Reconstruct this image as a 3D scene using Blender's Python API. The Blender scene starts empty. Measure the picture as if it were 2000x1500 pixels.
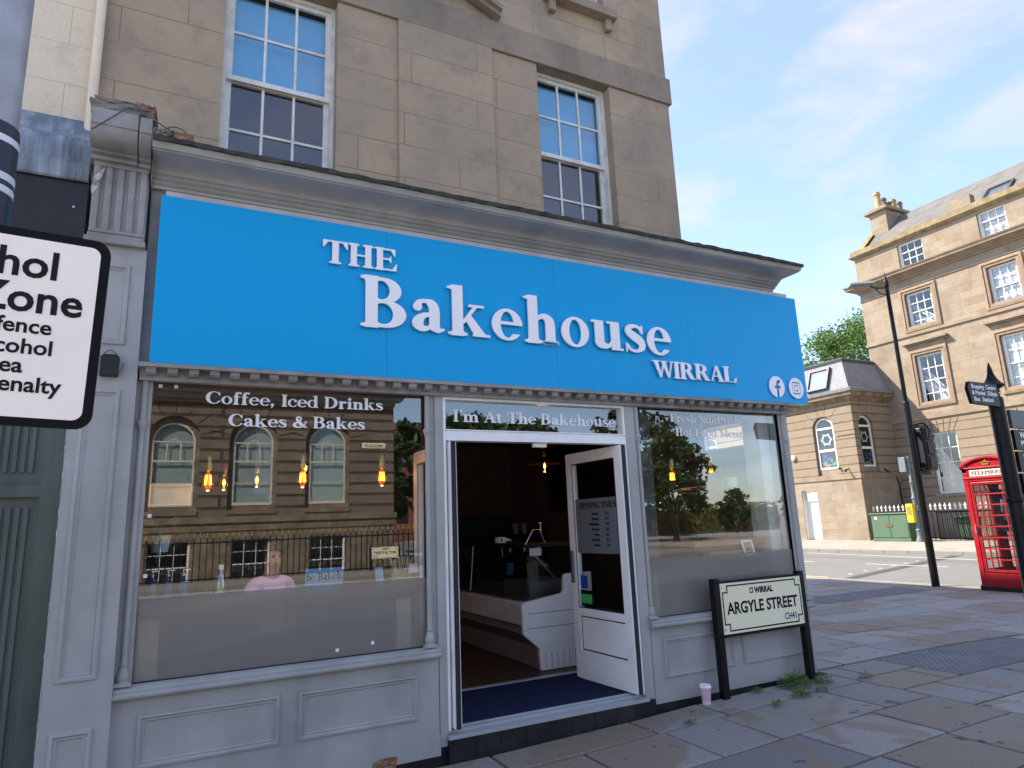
import bpy, bmesh, math, random
import numpy as np
from mathutils import Vector, Matrix
R = math.radians
rng = random.Random(7)
S = bpy.context.scene
C = S.collection

# ---------------------------------------------------------------- camera, sky, sun, exposure
yaw, pit, rol = R(27.2226), R(11.8529), R(-2.32423)
fw = Vector((math.sin(yaw)*math.cos(pit), math.cos(yaw)*math.cos(pit), math.sin(pit)))
rt = Vector((math.cos(yaw), -math.sin(yaw), 0)); up = rt.cross(fw)
r2 = math.cos(rol)*rt + math.sin(rol)*up; u2 = -math.sin(rol)*rt + math.cos(rol)*up
cd = bpy.data.cameras.new('camera'); cam = bpy.data.objects.new('camera', cd); C.objects.link(cam)
cam.matrix_world = Matrix(((r2.x, u2.x, -fw.x, 0), (r2.y, u2.y, -fw.y, -4.7), (r2.z, u2.z, -fw.z, 1.6), (0, 0, 0, 1)))
cd.sensor_width = 36; cd.lens = 36*1290.48/2000; cd.clip_start = .05; cd.clip_end = 3000
S.camera = cam

SUN = Vector((-.65, .676, 1)).normalized()
elev = math.asin(SUN.z); srot = math.atan2(SUN.x, SUN.y)
w = bpy.data.worlds.new("World"); S.world = w; w.use_nodes = True
wn = w.node_tree; wn.nodes.clear()
def N(nt, t, **k):
    n = nt.nodes.new(t)
    for a, b in k.items(): setattr(n, a, b)
    return n
out = N(wn, 'ShaderNodeOutputWorld'); bg = N(wn, 'ShaderNodeBackground'); bg.inputs[1].default_value = .15
sky = N(wn, 'ShaderNodeTexSky', sky_type='NISHITA', sun_disc=False, sun_elevation=elev, sun_rotation=srot % (2*math.pi), altitude=10, air_density=1.0, dust_density=.35, ozone_density=3.5)
tc = N(wn, 'ShaderNodeTexCoord'); mp = N(wn, 'ShaderNodeMapping'); mp.inputs['Scale'].default_value = (1.1, 1.1, 2.6); mp.inputs['Rotation'].default_value = (0, .25, .5); mp.inputs['Location'].default_value = (3.1, 1.7, .4)
nz = N(wn, 'ShaderNodeTexNoise'); nz.inputs['Scale'].default_value = 4.2; nz.inputs['Detail'].default_value = 9; nz.inputs['Roughness'].default_value = .58; nz.inputs['Distortion'].default_value = .5
cr = N(wn, 'ShaderNodeValToRGB'); cr.color_ramp.elements[0].position = .46; cr.color_ramp.elements[1].position = .78
cr.color_ramp.elements[0].color = (.2, .2, .2, 1); cr.color_ramp.elements[1].color = (.8, .8, .8, 1)
mx = N(wn, 'ShaderNodeMix', data_type='RGBA'); mx.inputs[7].default_value = (2.6, 2.38, 2.75, 1)
L = wn.links.new
L(tc.outputs['Generated'], mp.inputs[0]); L(mp.outputs[0], nz.inputs[0]); L(nz.outputs[0], cr.inputs[0]); L(cr.outputs[0], mx.inputs[0])
L(sky.outputs[0], mx.inputs[6]); L(mx.outputs[2], bg.inputs[0]); L(bg.outputs[0], out.inputs[0])
sl = bpy.data.lights.new('sun', 'SUN'); sl.energy = 4.6; sl.angle = R(.53); sl.color = (1, .92, .80)
so = bpy.data.objects.new('sun', sl); C.objects.link(so); so.rotation_euler = SUN.to_track_quat('Z', 'Y').to_euler()
S.view_settings.view_transform = 'Standard'; S.view_settings.look = 'None'; S.view_settings.gamma = 1; S.view_settings.exposure = 1.47
S.cycles.use_denoising = True; S.cycles.max_bounces = 10; S.cycles.transparent_max_bounces = 24
S.cycles.sample_clamp_indirect = 6; S.cycles.caustics_reflective = False; S.cycles.caustics_refractive = False

# ---------------------------------------------------------------- materials
def base(name):
    m = bpy.data.materials.new(name); m.use_nodes = True; nt = m.node_tree
    return m, nt, nt.nodes['Principled BSDF']
def c4(c): return (c[0], c[1], c[2], 1)
def mixc(nt, fac, a, b, blend='MIX'):
    n = N(nt, 'ShaderNodeMix', data_type='RGBA', blend_type=blend)
    for i, v in ((0, fac), (6, a), (7, b)):
        if hasattr(v, 'is_output'): nt.links.new(v, n.inputs[i])
        elif i == 0: n.inputs[0].default_value = v
        else: n.inputs[i].default_value = c4(v)
    return n.outputs[2]
def pos(nt): return N(nt, 'ShaderNodeNewGeometry').outputs['Position']
def noise(nt, sc, det=5, rough=.55, vec=None, lo=.35, hi=.65, stretch=None, dist=0):
    n = N(nt, 'ShaderNodeTexNoise'); n.inputs['Scale'].default_value = sc; n.inputs['Detail'].default_value = det; n.inputs['Roughness'].default_value = rough; n.inputs['Distortion'].default_value = dist
    v = vec or pos(nt)
    if stretch:
        m = N(nt, 'ShaderNodeMapping'); m.inputs['Scale'].default_value = stretch; nt.links.new(v, m.inputs[0]); v = m.outputs[0]
    nt.links.new(v, n.inputs[0])
    r = N(nt, 'ShaderNodeMapRange'); r.inputs[1].default_value = lo; r.inputs[2].default_value = hi
    nt.links.new(n.outputs[0], r.inputs[0]); return r.outputs[0]
def bump(nt, b, h, strength=.3, dist=.01):
    n = N(nt, 'ShaderNodeBump'); n.inputs['Strength'].default_value = strength; n.inputs['Distance'].default_value = dist
    nt.links.new(h, n.inputs['Height']); nt.links.new(n.outputs[0], b.inputs['Normal'])
def mul(nt, a, v):
    n = N(nt, 'ShaderNodeMath', operation='MULTIPLY'); nt.links.new(a, n.inputs[0]); n.inputs[1].default_value = v; return n.outputs[0]
MC = {}
def plain(name, col, rough=.5, metal=0, var=.12, sc=6, bmp=.1, spec=.35, dirt=None, dsc=1.5, damt=.4, streak=None):
    if name in MC: return MC[name]
    m, nt, b = base(name); d = tuple(x*(1-var) for x in col); e = tuple(min(1, x*(1+var)) for x in col)
    o = mixc(nt, noise(nt, sc), d, e)
    if dirt: o = mixc(nt, mul(nt, noise(nt, dsc, 8, .62, lo=.45, hi=.72, stretch=streak), damt), o, dirt)
    nt.links.new(o, b.inputs['Base Color']); b.inputs['Roughness'].default_value = rough; b.inputs['Metallic'].default_value = metal
    b.inputs['Specular IOR Level'].default_value = spec
    if bmp: bump(nt, b, noise(nt, sc*9, 4, .6, lo=.2, hi=.8), bmp, .004)
    MC[name] = m; return m
def stone(name, cols, rowh, brickw, joint=.006, jcol=.45, bmp=.5, stain=(.12, .1, .08), stamt=.35, offs=.0, rough=.9, blotch=.5, jb=.02, squash=1.0, fine=40):
    if name in MC: return MC[name]
    m, nt, b = base(name)
    sx = N(nt, 'ShaderNodeSeparateXYZ'); nt.links.new(pos(nt), sx.inputs[0])
    ad = N(nt, 'ShaderNodeMath', operation='ADD'); nt.links.new(sx.outputs[0], ad.inputs[0]); nt.links.new(sx.outputs[1], ad.inputs[1])
    az = N(nt, 'ShaderNodeMath', operation='ADD'); nt.links.new(sx.outputs[2], az.inputs[0]); az.inputs[1].default_value = offs
    cb = N(nt, 'ShaderNodeCombineXYZ'); nt.links.new(ad.outputs[0], cb.inputs[0]); nt.links.new(az.outputs[0], cb.inputs[1])
    bk = N(nt, 'ShaderNodeTexBrick', squash=squash, squash_frequency=3); nt.links.new(cb.outputs[0], bk.inputs[0])
    bk.inputs['Scale'].default_value = 1; bk.inputs['Brick Width'].default_value = brickw; bk.inputs['Row Height'].default_value = rowh
    bk.inputs['Mortar Size'].default_value = joint; bk.inputs['Mortar Smooth'].default_value = .3; bk.inputs['Bias'].default_value = 0
    bk.inputs['Color1'].default_value = c4(cols[0]); bk.inputs['Color2'].default_value = c4(cols[1])
    bk.inputs['Mortar'].default_value = c4(tuple(x*jcol for x in cols[0]))
    o = mixc(nt, mul(nt, noise(nt, 1.3, 7, .6), blotch), bk.outputs[0], cols[2])
    o = mixc(nt, mul(nt, noise(nt, .9, 9, .65, lo=.5, hi=.75, stretch=(1, 1, .35)), stamt), o, stain)
    o = mixc(nt, mul(nt, noise(nt, fine, 3, .6), .35), o, tuple(x*.75 for x in cols[0]))
    o = mixc(nt, mul(nt, noise(nt, fine*1.4, 2, .5, lo=.735, hi=.76), .45), o, tuple(min(.7, x*1.9) for x in cols[0]))
    o = mixc(nt, mul(nt, noise(nt, 4.5, 8, .72, lo=.5, hi=.68), .35), o, tuple(x*.55 for x in cols[2]))
    nt.links.new(o, b.inputs['Base Color']); b.inputs['Roughness'].default_value = rough; b.inputs['Specular IOR Level'].default_value = .2
    inv = N(nt, 'ShaderNodeMath', operation='SUBTRACT'); inv.inputs[0].default_value = 1; nt.links.new(bk.outputs['Fac'], inv.inputs[1])
    a2 = N(nt, 'ShaderNodeMath', operation='ADD'); nt.links.new(inv.outputs[0], a2.inputs[0]); nt.links.new(mul(nt, noise(nt, fine*.6, 4, .6, lo=.2, hi=.8), .25), a2.inputs[1])
    bump(nt, b, a2.outputs[0], bmp, jb)
    MC[name] = m; return m
def glassmat(name, f0=.07, tint=(.93, .95, .95), rough=.0, gain=.85):
    if name in MC: return MC[name]
    m, nt, b = base(name); nt.nodes.remove(b); o = nt.nodes['Material Output']
    lw = N(nt, 'ShaderNodeLayerWeight'); lw.inputs[0].default_value = .5
    p = N(nt, 'ShaderNodeMath', operation='POWER'); nt.links.new(lw.outputs['Facing'], p.inputs[0]); p.inputs[1].default_value = 4
    ma = N(nt, 'ShaderNodeMath', operation='MULTIPLY_ADD'); nt.links.new(p.outputs[0], ma.inputs[0]); ma.inputs[1].default_value = gain; ma.inputs[2].default_value = f0
    tr = N(nt, 'ShaderNodeBsdfTransparent'); tr.inputs[0].default_value = c4(tint)
    gl = N(nt, 'ShaderNodeBsdfGlossy'); gl.inputs[0].default_value = (1, 1, 1, 1); gl.inputs['Roughness'].default_value = rough
    if name.startswith('old'):
        n = N(nt, 'ShaderNodeBump'); n.inputs['Strength'].default_value = .05; n.inputs['Distance'].default_value = .02
        nt.links.new(noise(nt, 2.2, 2, .5, lo=0, hi=1), n.inputs['Height']); nt.links.new(n.outputs[0], gl.inputs['Normal'])
    ms = N(nt, 'ShaderNodeMixShader'); nt.links.new(ma.outputs[0], ms.inputs[0]); nt.links.new(tr.outputs[0], ms.inputs[1]); nt.links.new(gl.outputs[0], ms.inputs[2])
    nt.links.new(ms.outputs[0], o.inputs[0]); MC[name] = m; return m
def emis(name, col, st):
    if name in MC: return MC[name]
    m, nt, b = base(name); b.inputs['Base Color'].default_value = c4(col); b.inputs['Emission Color'].default_value = c4(col); b.inputs['Emission Strength'].default_value = st
    MC[name] = m; return m
def leafmat(name, a, b_, c):
    if name in MC: return MC[name]
    m, nt, b = base(name); g = N(nt, 'ShaderNodeNewGeometry')
    cr = N(nt, 'ShaderNodeValToRGB'); e = cr.color_ramp.elements; e[0].color = c4(a); e[1].color = c4(c); x = e.new(.5); x.color = c4(b_)
    nt.links.new(g.outputs['Random Per Island'], cr.inputs[0]); nt.links.new(cr.outputs[0], b.inputs['Base Color']); b.inputs['Roughness'].default_value = .55
    tl = N(nt, 'ShaderNodeBsdfTranslucent'); nt.links.new(cr.outputs[0], tl.inputs[0]); ms = N(nt, 'ShaderNodeMixShader'); ms.inputs[0].default_value = .3
    nt.links.new(b.outputs[0], ms.inputs[1]); nt.links.new(tl.outputs[0], ms.inputs[2]); nt.links.new(ms.outputs[0], nt.nodes['Material Output'].inputs[0])
    MC[name] = m; return m

GREY = plain('grey_gloss_paint', (.40, .39, .38), .42, var=.06, sc=3, bmp=.12, dirt=(.13, .12, .11), dsc=2.2, damt=.35, streak=(1, 1, .4))
GREYW = plain('weathered_grey_paint', (.32, .305, .30), .6, var=.12, sc=5, bmp=.35, dirt=(.09, .08, .07), dsc=3, damt=.6, streak=(1, 1, .35))
LEAD = plain('mossy_lead', (.045, .045, .042), .85, var=.4, sc=14, bmp=.8, dirt=(.09, .085, .06), dsc=5, damt=.6)
WHITE = plain('white_pvc', (.90, .88, .87), .3, var=.03, sc=4, bmp=.03, dirt=(.4, .39, .37), dsc=3, damt=.2)
SASH = plain('old_white_paint', (.66, .65, .62), .5, var=.06, sc=9, bmp=.3, dirt=(.33, .29, .25), dsc=7, damt=.45)
BLACK = plain('black_paint', (.008, .008, .009), .4, spec=.18, var=.2, sc=8, bmp=.15, dirt=(.03, .03, .03), dsc=4, damt=.2)
BLACKT = plain('black_tile', (.014, .014, .017), .45, var=.3, sc=3, bmp=.15, dirt=(.06, .055, .05), dsc=4, damt=.5)
WALLS = stone('tan_render', ((.44, .335, .235), (.395, .305, .215), (.29, .24, .19)), .328, 1.5, .005, .42, .35, (.15, .128, .105), .75, offs=.23, blotch=.85, squash=.62)
BANDS = stone('grey_tan_render', ((.345, .275, .205), (.315, .252, .19), (.215, .182, .15)), 3, 2.0, .002, .6, .4, (.085, .075, .065), .8, blotch=.8)
SAND = stone('sandstone', ((.31, .24, .165), (.225, .165, .112), (.34, .295, .24)), .36, 1.15, .009, .45, .5, (.2, .155, .115), .55, offs=.1, squash=.7, blotch=.75)
SANDR = stone('rusticated_sandstone', ((.30, .232, .16), (.245, .185, .125), (.27, .225, .175)), .42, 40, .03, .28, 1.0, (.17, .12, .08), .35, offs=.03, jb=.05)
SANDT = plain('dressed_sandstone', (.265, .205, .145), .9, var=.15, sc=2, bmp=.3, dirt=(.17, .13, .09), dsc=1.6, damt=.5)
DARKST = stone('dark_rusticated_stone', ((.25, .195, .15), (.205, .16, .122), (.16, .135, .108)), .42, 40, .06, .12, 1.0, (.05, .042, .035), .5, offs=.0, jb=.05)
DARKT = plain('dark_dressed_stone', (.22, .17, .125), .9, var=.25, sc=3, bmp=.4, dirt=(.05, .05, .035), dsc=2, damt=.6)
CREAM = stone('cream_painted_block', ((.76, .63, .475), (.74, .61, .46), (.7, .58, .44)), .33, .62, .003, .5, .2, (.3, .25, .2), .15, offs=.05, rough=.6, blotch=.3)
SLATE = stone('slate_roof', ((.16, .15, .145), (.11, .105, .105), (.2, .185, .16)), .19, .28, .006, .4, .6, (.08, .08, .07), .3)
SLATEL = stone('grey_mansard_slate', ((.27, .27, .28), (.22, .22, .235), (.3, .295, .29)), .19, .3, .006, .5, .5, (.14, .14, .14), .2)
GLASS = glassmat('shop_glass', .155, (.98, 1, .99))
OLDGL = glassmat('old_sash_glass', .13, (.85, .88, .9), gain=.8)
FARGL = glassmat('far_window_glass', .10, (.9, .92, .92))
BLUEP = plain('blue_sign_panel', (.0, .345, .71), .2, var=.02, sc=.3, bmp=.6, spec=.2)
LETTER = plain('white_acrylic', (.93, .88, .9), .35, var=.02, sc=2, bmp=0)
VINYL = plain('white_vinyl', (.85, .83, .85), .45, var=.03, sc=2, bmp=0)
CHROME = plain('steel', (.5, .5, .5), .28, 1, var=.05, bmp=.05)
GALV = plain('galvanised_steel', (.40, .40, .41), .5, .3, var=.15, sc=5, bmp=.1, dirt=(.2, .22, .26), dsc=2, damt=.7, streak=(1, 1, .2))
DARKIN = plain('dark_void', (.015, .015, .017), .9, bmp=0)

# ---------------------------------------------------------------- mesh helpers
ORG = {}
def thing(name, label, cat, loc=(0, 0, 0), rz=0, group=None):
    o = bpy.data.objects.new(name, None); o.empty_display_size = .2; C.objects.link(o); o.location = loc; o.rotation_euler = (0, 0, rz)
    o['label'] = label; o['category'] = cat
    if group: o['group'] = group
    ORG[o.name] = Vector(loc) if rz == 0 else None
    return o
def tag(o, label, cat, group=None):
    o['label'] = label; o['category'] = cat
    if group: o['group'] = group
    return o
def copy_tree(o, loc, rz=None, label=None, parent=None):
    c = o.copy(); C.objects.link(c)
    if parent: c.parent = parent
    else:
        c.location = loc
        if rz is not None: c.rotation_euler = (0, 0, rz)
        if label: c['label'] = label
    for ch in list(o.children): copy_tree(ch, None, parent=c)
    return c
def rootloc(p):
    while p is not None and p.parent: p = p.parent
    return ORG.get(p.name) if p is not None else None
def FAC(y0): return lambda u, v, w: (u, y0-w, v)           # facade facing -y
def XF(x0): return lambda u, v, w: (x0-w, -u, v)           # facade facing -x
def YB(y0): return lambda u, v, w: (-u, y0+w, v)           # facade facing +y
class MB:
    def __init__(s, tf=None): s.v = []; s.f = []; s.tf = tf
    def P(s, p): return s.tf(*p) if s.tf else tuple(p)
    def add(s, vs, fs):
        n = len(s.v); s.v += [s.P(p) for p in vs]; s.f += [tuple(i+n for i in f) for f in fs]; return s
    def box(s, a0, a1, b0, b1, c0, c1):
        return s.add([(x, y, z) for x in (a0, a1) for y in (b0, b1) for z in (c0, c1)], [(0, 1, 3, 2), (4, 6, 7, 5), (0, 4, 5, 1), (2, 3, 7, 6), (0, 2, 6, 4), (1, 5, 7, 3)])
    def quad(s, a, b, c, d): return s.add([a, b, c, d], [(0, 1, 2, 3)])
    def prism(s, pts, ax, a, b):                           # polygon in the two other axes, extruded along axis ax
        def mk(p, t): q = list(p); q.insert(ax, t); return q
        n = len(pts); vs = [mk(p, a) for p in pts]+[mk(p, b) for p in pts]
        return s.add(vs, [tuple(range(n)), tuple(range(2*n-1, n-1, -1))]+[(i, (i+1) % n, (i+1) % n+n, i+n) for i in range(n)])
    def lathe(s, prof, c, n=16, ax=2):
        vs = []; fs = []
        for r, h in prof:
            for i in range(n):
                a = 2*math.pi*i/n; x, y = r*math.cos(a), r*math.sin(a)
                q = [x, y]; q.insert(ax, h); vs.append((c[0]+q[0], c[1]+q[1], c[2]+q[2]))
        m = len(prof)
        for j in range(m-1):
            for i in range(n): k = (i+1) % n; fs.append((j*n+i, j*n+k, (j+1)*n+k, (j+1)*n+i))
        if prof[0][0] > 1e-4: fs.append(tuple(range(n-1, -1, -1)))
        if prof[-1][0] > 1e-4: fs.append(tuple(range((m-1)*n, m*n)))
        return s.add(vs, fs)
    def tube(s, pts, r, n=8, cap=True):
        pts = [Vector(p) for p in pts]; rs = r if isinstance(r, (list, tuple)) else [r]*len(pts); vs = []; fs = []
        for i, p in enumerate(pts):
            t = (pts[min(i+1, len(pts)-1)]-pts[max(i-1, 0)]).normalized()
            a = t.cross(Vector((0, 0, 1)) if abs(t.z) < .9 else Vector((1, 0, 0))).normalized(); b = t.cross(a)
            for k in range(n):
                q = 2*math.pi*k/n; vs.append(p+(a*math.cos(q)+b*math.sin(q))*rs[i])
        for i in range(len(pts)-1):
            for k in range(n): l = (k+1) % n; fs.append((i*n+k, i*n+l, (i+1)*n+l, (i+1)*n+k))
        if cap: fs += [tuple(range(n-1, -1, -1)), tuple(range((len(pts)-1)*n, len(pts)*n))]
        return s.add(vs, fs)
    def rings(s, u0, u1, v0, v1, prof, fill=True):         # concentric rectangles: (inset, height) -> panel mouldings, frames
        vs = []; fs = []
        for d, h in prof: vs += [(u0+d, v0+d, h), (u1-d, v0+d, h), (u1-d, v1-d, h), (u0+d, v1-d, h)]
        for j in range(len(prof)-1):
            for i in range(4): k = (i+1) % 4; fs.append((j*4+i, j*4+k, j*4+4+k, j*4+4+i))
        if fill: n = (len(prof)-1)*4; fs.append((n, n+1, n+2, n+3))
        return s.add(vs, fs)
    def sweep(s, prof, path):                              # prof: (out, z); path: function out -> list of xy
        rows = [[(x, y, z) for x, y in path(o)] for o, z in prof]; n = len(rows[0]); vs = [p for r_ in rows for p in r_]; fs = []
        for j in range(len(rows)-1):
            for i in range(n-1): fs.append((j*n+i, j*n+i+1, (j+1)*n+i+1, (j+1)*n+i))
        s.add(vs, fs); m = len(prof)
        s.add([r_[0] for r_ in rows], [tuple(range(m))]); s.add([r_[-1] for r_ in rows], [tuple(range(m))]); return s
    def wall(s, u0, u1, v0, v1, holes=(), dep=.15):        # wall face with rectangular or round-headed holes and their reveals
        us = sorted({u0, u1}|{h[0] for h in holes}|{h[1] for h in holes}); vs_ = sorted({v0, v1}|{h[2] for h in holes}|{h[3] for h in holes})
        for i in range(len(us)-1):
            for j in range(len(vs_)-1):
                cu, cv = (us[i]+us[i+1])/2, (vs_[j]+vs_[j+1])/2
                if not any(h[0] < cu < h[1] and h[2] < cv < h[3] for h in holes):
                    s.quad((us[i], vs_[j], 0), (us[i+1], vs_[j], 0), (us[i+1], vs_[j+1], 0), (us[i], vs_[j+1], 0))
        for h in holes:
            a, b, c, d = h[:4]
            if len(h) > 4 and h[4]:
                rr = (b-a)/2; sp = d-rr; n = 20; arc = [((a+b)/2-rr*math.cos(math.pi*i/n), sp+rr*math.sin(math.pi*i/n)) for i in range(n+1)]
                for i in range(n):
                    (x, y), (X, Y) = arc[i], arc[i+1]
                    s.quad((x, y, 0), (X, Y, 0), (X, d, 0), (x, d, 0)); s.quad((x, y, 0), (X, Y, 0), (X, Y, -dep), (x, y, -dep))
                top = sp
            else:
                top = d; s.quad((a, d, 0), (b, d, 0), (b, d, -dep), (a, d, -dep))
            s.quad((a, c, 0), (a, top, 0), (a, top, -dep), (a, c, -dep)); s.quad((b, c, 0), (b, top, 0), (b, top, -dep), (b, c, -dep)); s.quad((a, c, 0), (b, c, 0), (b, c, -dep), (a, c, -dep))
        return s
    def build(s, name, mat, parent=None, smooth=False, bevel=0, local=False, norm=True):
        me = bpy.data.meshes.new(name); vs = s.v
        if parent is not None and not local:
            o_ = rootloc(parent)
            if o_ is not None and o_.length: vs = [(p[0]-o_.x, p[1]-o_.y, p[2]-o_.z) for p in s.v]
        me.from_pydata([tuple(p) for p in vs], [], s.f); me.update()
        if norm:
            bm = bmesh.new(); bm.from_mesh(me); bmesh.ops.remove_doubles(bm, verts=bm.verts, dist=1e-5); bmesh.ops.recalc_face_normals(bm, faces=bm.faces); bm.to_mesh(me); bm.free()
        o = bpy.data.objects.new(name, me); C.objects.link(o)
        if mat: me.materials.append(mat)
        if parent is not None: o.parent = parent
        if smooth:
            me.polygons.foreach_set('use_smooth', [True]*len(me.polygons)); me.update()
            if smooth != 2: md = o.modifiers.new('split', 'EDGE_SPLIT'); md.split_angle = R(40)
        if bevel: md = o.modifiers.new('bevel', 'BEVEL'); md.width = bevel; md.segments = 2; md.limit_method = 'ANGLE'; md.angle_limit = R(40)
        return o
def struct(o): o['kind'] = 'structure'; return o

# ---------------------------------------------------------------- serif letters from distance fields
GR = .0
class G:
    pass
def glyph_fields(step):
    xs = np.arange(-.16, 1.5, step); ys = np.arange(-.32, 1.2, step); X, Y = np.meshgrid(xs, ys)
    mn = np.minimum; mxx = np.maximum
    def U(*a):
        d = a[0]
        for b in a[1:]: d = mn(d, b)
        return d
    def bx(a, b, c, d): return mxx(np.abs(X-(a+b)/2)-(b-a)/2, np.abs(Y-(c+d)/2)-(d-c)/2)
    def sm(a, b, k=.07):
        h = np.clip(.5+.5*(b-a)/k, 0, 1); return b*(1-h)+a*h-k*h*(1-h)
    def el(cx, cy, a, b): return (np.hypot((X-cx)/a, (Y-cy)/b)-1)*min(a, b)
    def poly(p):
        d = None; ar = sum(p[i][0]*p[(i+1) % len(p)][1]-p[(i+1) % len(p)][0]*p[i][1] for i in range(len(p))); sg = 1 if ar > 0 else -1
        for i in range(len(p)):
            (x0, y0), (x1, y1) = p[i], p[(i+1) % len(p)]; l = math.hypot(x1-x0, y1-y0); e = sg*((Y-y0)*(x1-x0)-(X-x0)*(y1-y0))/-l
            d = e if d is None else mxx(d, e)
        return d
    def st(p):
        p = np.array(p); q = np.vstack([2*p[0]-p[1], p, 2*p[-1]-p[-2]]); d = np.full(X.shape, 9.)
        for i in range(1, len(q)-2):
            for t in np.linspace(0, 1, 26):
                a, b, c, e = q[i-1], q[i], q[i+1], q[i+2]
                z = .5*(2*b+(c-a)*t+(2*a-5*b+4*c-e)*t*t+(3*b-a-3*c+e)*t**3); d = mn(d, np.hypot(X-z[0], Y-z[1])-max(z[2], .012))
        return d
    Sx, h, e, f = .215, .066, .085, .052
    def stem(x, y0, y1, b='lr', t='lr', w=Sx):
        d = bx(x, x+w, y0, y1)
        if b: d = sm(d, bx(x-(e if 'l' in b else 0), x+w+(e if 'r' in b else 0), y0, y0+f))
        if t == 'lr' or t in ('l', 'r'): d = sm(d, bx(x-(e if 'l' in t else 0), x+w+(e if 'r' in t else 0), y1-f, y1))
        if t == 'flag': d = U(d, poly([(x-e-.01, y1-.075), (x+.05, y1-.11), (x+.05, y1), (x-e-.01, y1-.04)]))
        return d
    def cut(d, c): return mxx(d, -c)
    def right(d, x): return mxx(d, x-X)
    xh = .665
    def ring(cx=.33, a=.33, ia=.15, ib=.285, cy=.3275, b=.345): return cut(el(cx, cy, a, b), el(cx, cy, ia, ib))
    def arch(x): return U(st([(x-.06, .47, .03), (x+.06, .585, .05), (x+.18, .59, .07), (x+.27, .50, .1), (x+.285, .36, .105), (x+.285, .2, .105)]), stem(x+.1775, 0, .40, t=''))
    bowl = lambda: U(right(cut(el(.42, .745, .32, .255), el(.37, .745, .155, .19)), .2), bx(e, .42, 1-h, 1), bx(e, .42, .49, .49+h))
    def g(c):
        if c == 'T': return U(bx(0, .86, 1-h, 1), sm(bx(.32, .54, 0, 1), bx(.22, .64, 0, f)), poly([(0, .68), (.035, .68), (.19, .96), (0, .99)]), poly([(.825, .68), (.86, .68), (.86, .99), (.67, .96)])), .88
        if c == 'I': return stem(e, 0, 1), .42
        if c == 'H': return U(stem(e, 0, 1), stem(.60, 0, 1), bx(e, .7, .47, .47+h)), .94
        if c in 'EFL':
            d = stem(e, 0, 1, 'l' if c != 'F' else 'lr', 'l' if c != 'L' else 'lr')
            if c != 'L': d = U(d, bx(e, .76, 1-h, 1), poly([(.73, .69), (.76, .69), (.76, .98), (.58, .98)]), bx(e, .6, .49, .49+h), poly([(.585, .36), (.61, .36), (.61, .68), (.585, .68)]), poly([(.61, .36), (.61, .55), (.5, .52)]), poly([(.61, .68), (.61, .5), (.5, .52)]))
            if c != 'F': d = U(d, bx(e, .80, 0, h), poly([(.62, .02), (.80, .02), (.83, .33), (.795, .33)]))
            return d, (.86 if c != 'F' else .8)
        if c == 'B': return U(stem(e, 0, 1, 'l', 'l'), bowl(), bx(e, .44, 0, h), right(cut(el(.44, .275, .39, .275), el(.40, .275, .19, .21)), .2)), .88
        if c in 'PR':
            d = U(stem(e, 0, 1, 'lr', 'l'), bowl())
            if c == 'R': d = U(d, poly([(.36, .50), (.56, .56), (.88, 0), (.64, 0)]), bx(.64, .97, 0, f))
            return d, (.78 if c == 'P' else .97)
        if c == 'D': return U(stem(e, 0, 1, 'l', 'l'), bx(e, .42, 0, h), bx(e, .42, 1-h, 1), right(cut(el(.42, .5, .5, .5), el(.36, .5, .325, .43)), .25)), .98
        if c in 'CG':
            d = cut(el(.47, .5, .47, .515), el(.52, .5, .28, .45)); d = cut(d, bx(.66, 1.1, .27, .72)); d = U(d, bx(.80, .845, .68, .99))
            d = mxx(d, X-.86)
            if c == 'G': d = U(d, sm(bx(.62, .84, .06, .42), bx(.53, .93, .39, .44)))
            return d, .93
        if c == 'O': return cut(el(.47, .5, .47, .515), el(.47, .5, .25, .45)), .96
        if c == 'S' or c == 's':
            k, m = (1, 1) if c == 'S' else (.80, .665)
            q = [(.585, .74, .03), (.52, .885, .04), (.34, .945, .048), (.16, .86, .08), (.165, .70, .10), (.36, .54, .12), (.55, .37, .11), (.57, .18, .08), (.40, .05, .042), (.2, .075, .035), (.07, .26, .03)]
            d = U(st([(x*k, y*m, r_*(1 if c == 'S' else .84)) for x, y, r_ in q]), bx(.575*k, .615*k, .69*m, .99*m), bx(.04*k, .075*k, .0, .30*m)); return d, (.70 if c == 'S' else .56)
        if c == 'A': return U(poly([(.08, 0), (.15, 0), (.50, 1), (.43, 1)]), poly([(.62, 0), (.86, 0), (.52, 1), (.40, 1)]), bx(.22, .68, .30, .30+h), bx(-.02, .27, 0, f), bx(.53, .95, 0, f)), .95
        if c == 'W': return U(poly([(.05, 1), (.29, 1), (.50, 0), (.40, 0)]), poly([(.41, 0), (.48, 0), (.70, .98), (.63, .98)]), poly([(.52, 1), (.75, 1), (.96, 0), (.86, 0)]), poly([(.87, 0), (.94, 0), (1.19, 1), (1.12, 1)]), bx(-.03, .38, 1-f, 1), bx(.46, .84, 1-f, 1), bx(1.02, 1.28, 1-f, 1)), 1.26
        if c == 'M': return U(bx(.13, .195, 0, 1), bx(.02, .31, 0, f), bx(.02, .3, 1-f, 1), poly([(.10, 1), (.32, 1), (.62, .15), (.55, 0)]), poly([(.55, 0), (.60, 0), (.92, 1), (.84, 1)]), stem(.83, 0, 1, 'lr', 'r')), 1.16
        if c == 'N': return U(bx(.13, .195, 0, 1), bx(.02, .31, 0, f), poly([(.06, 1), (.32, 1), (.80, 0), (.68, 0)]), bx(.74, .805, 0, 1), bx(.64, .92, 1-f, 1), bx(.02, .3, 1-f, 1)), .96
        if c == 'o': return ring(), .69
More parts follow.
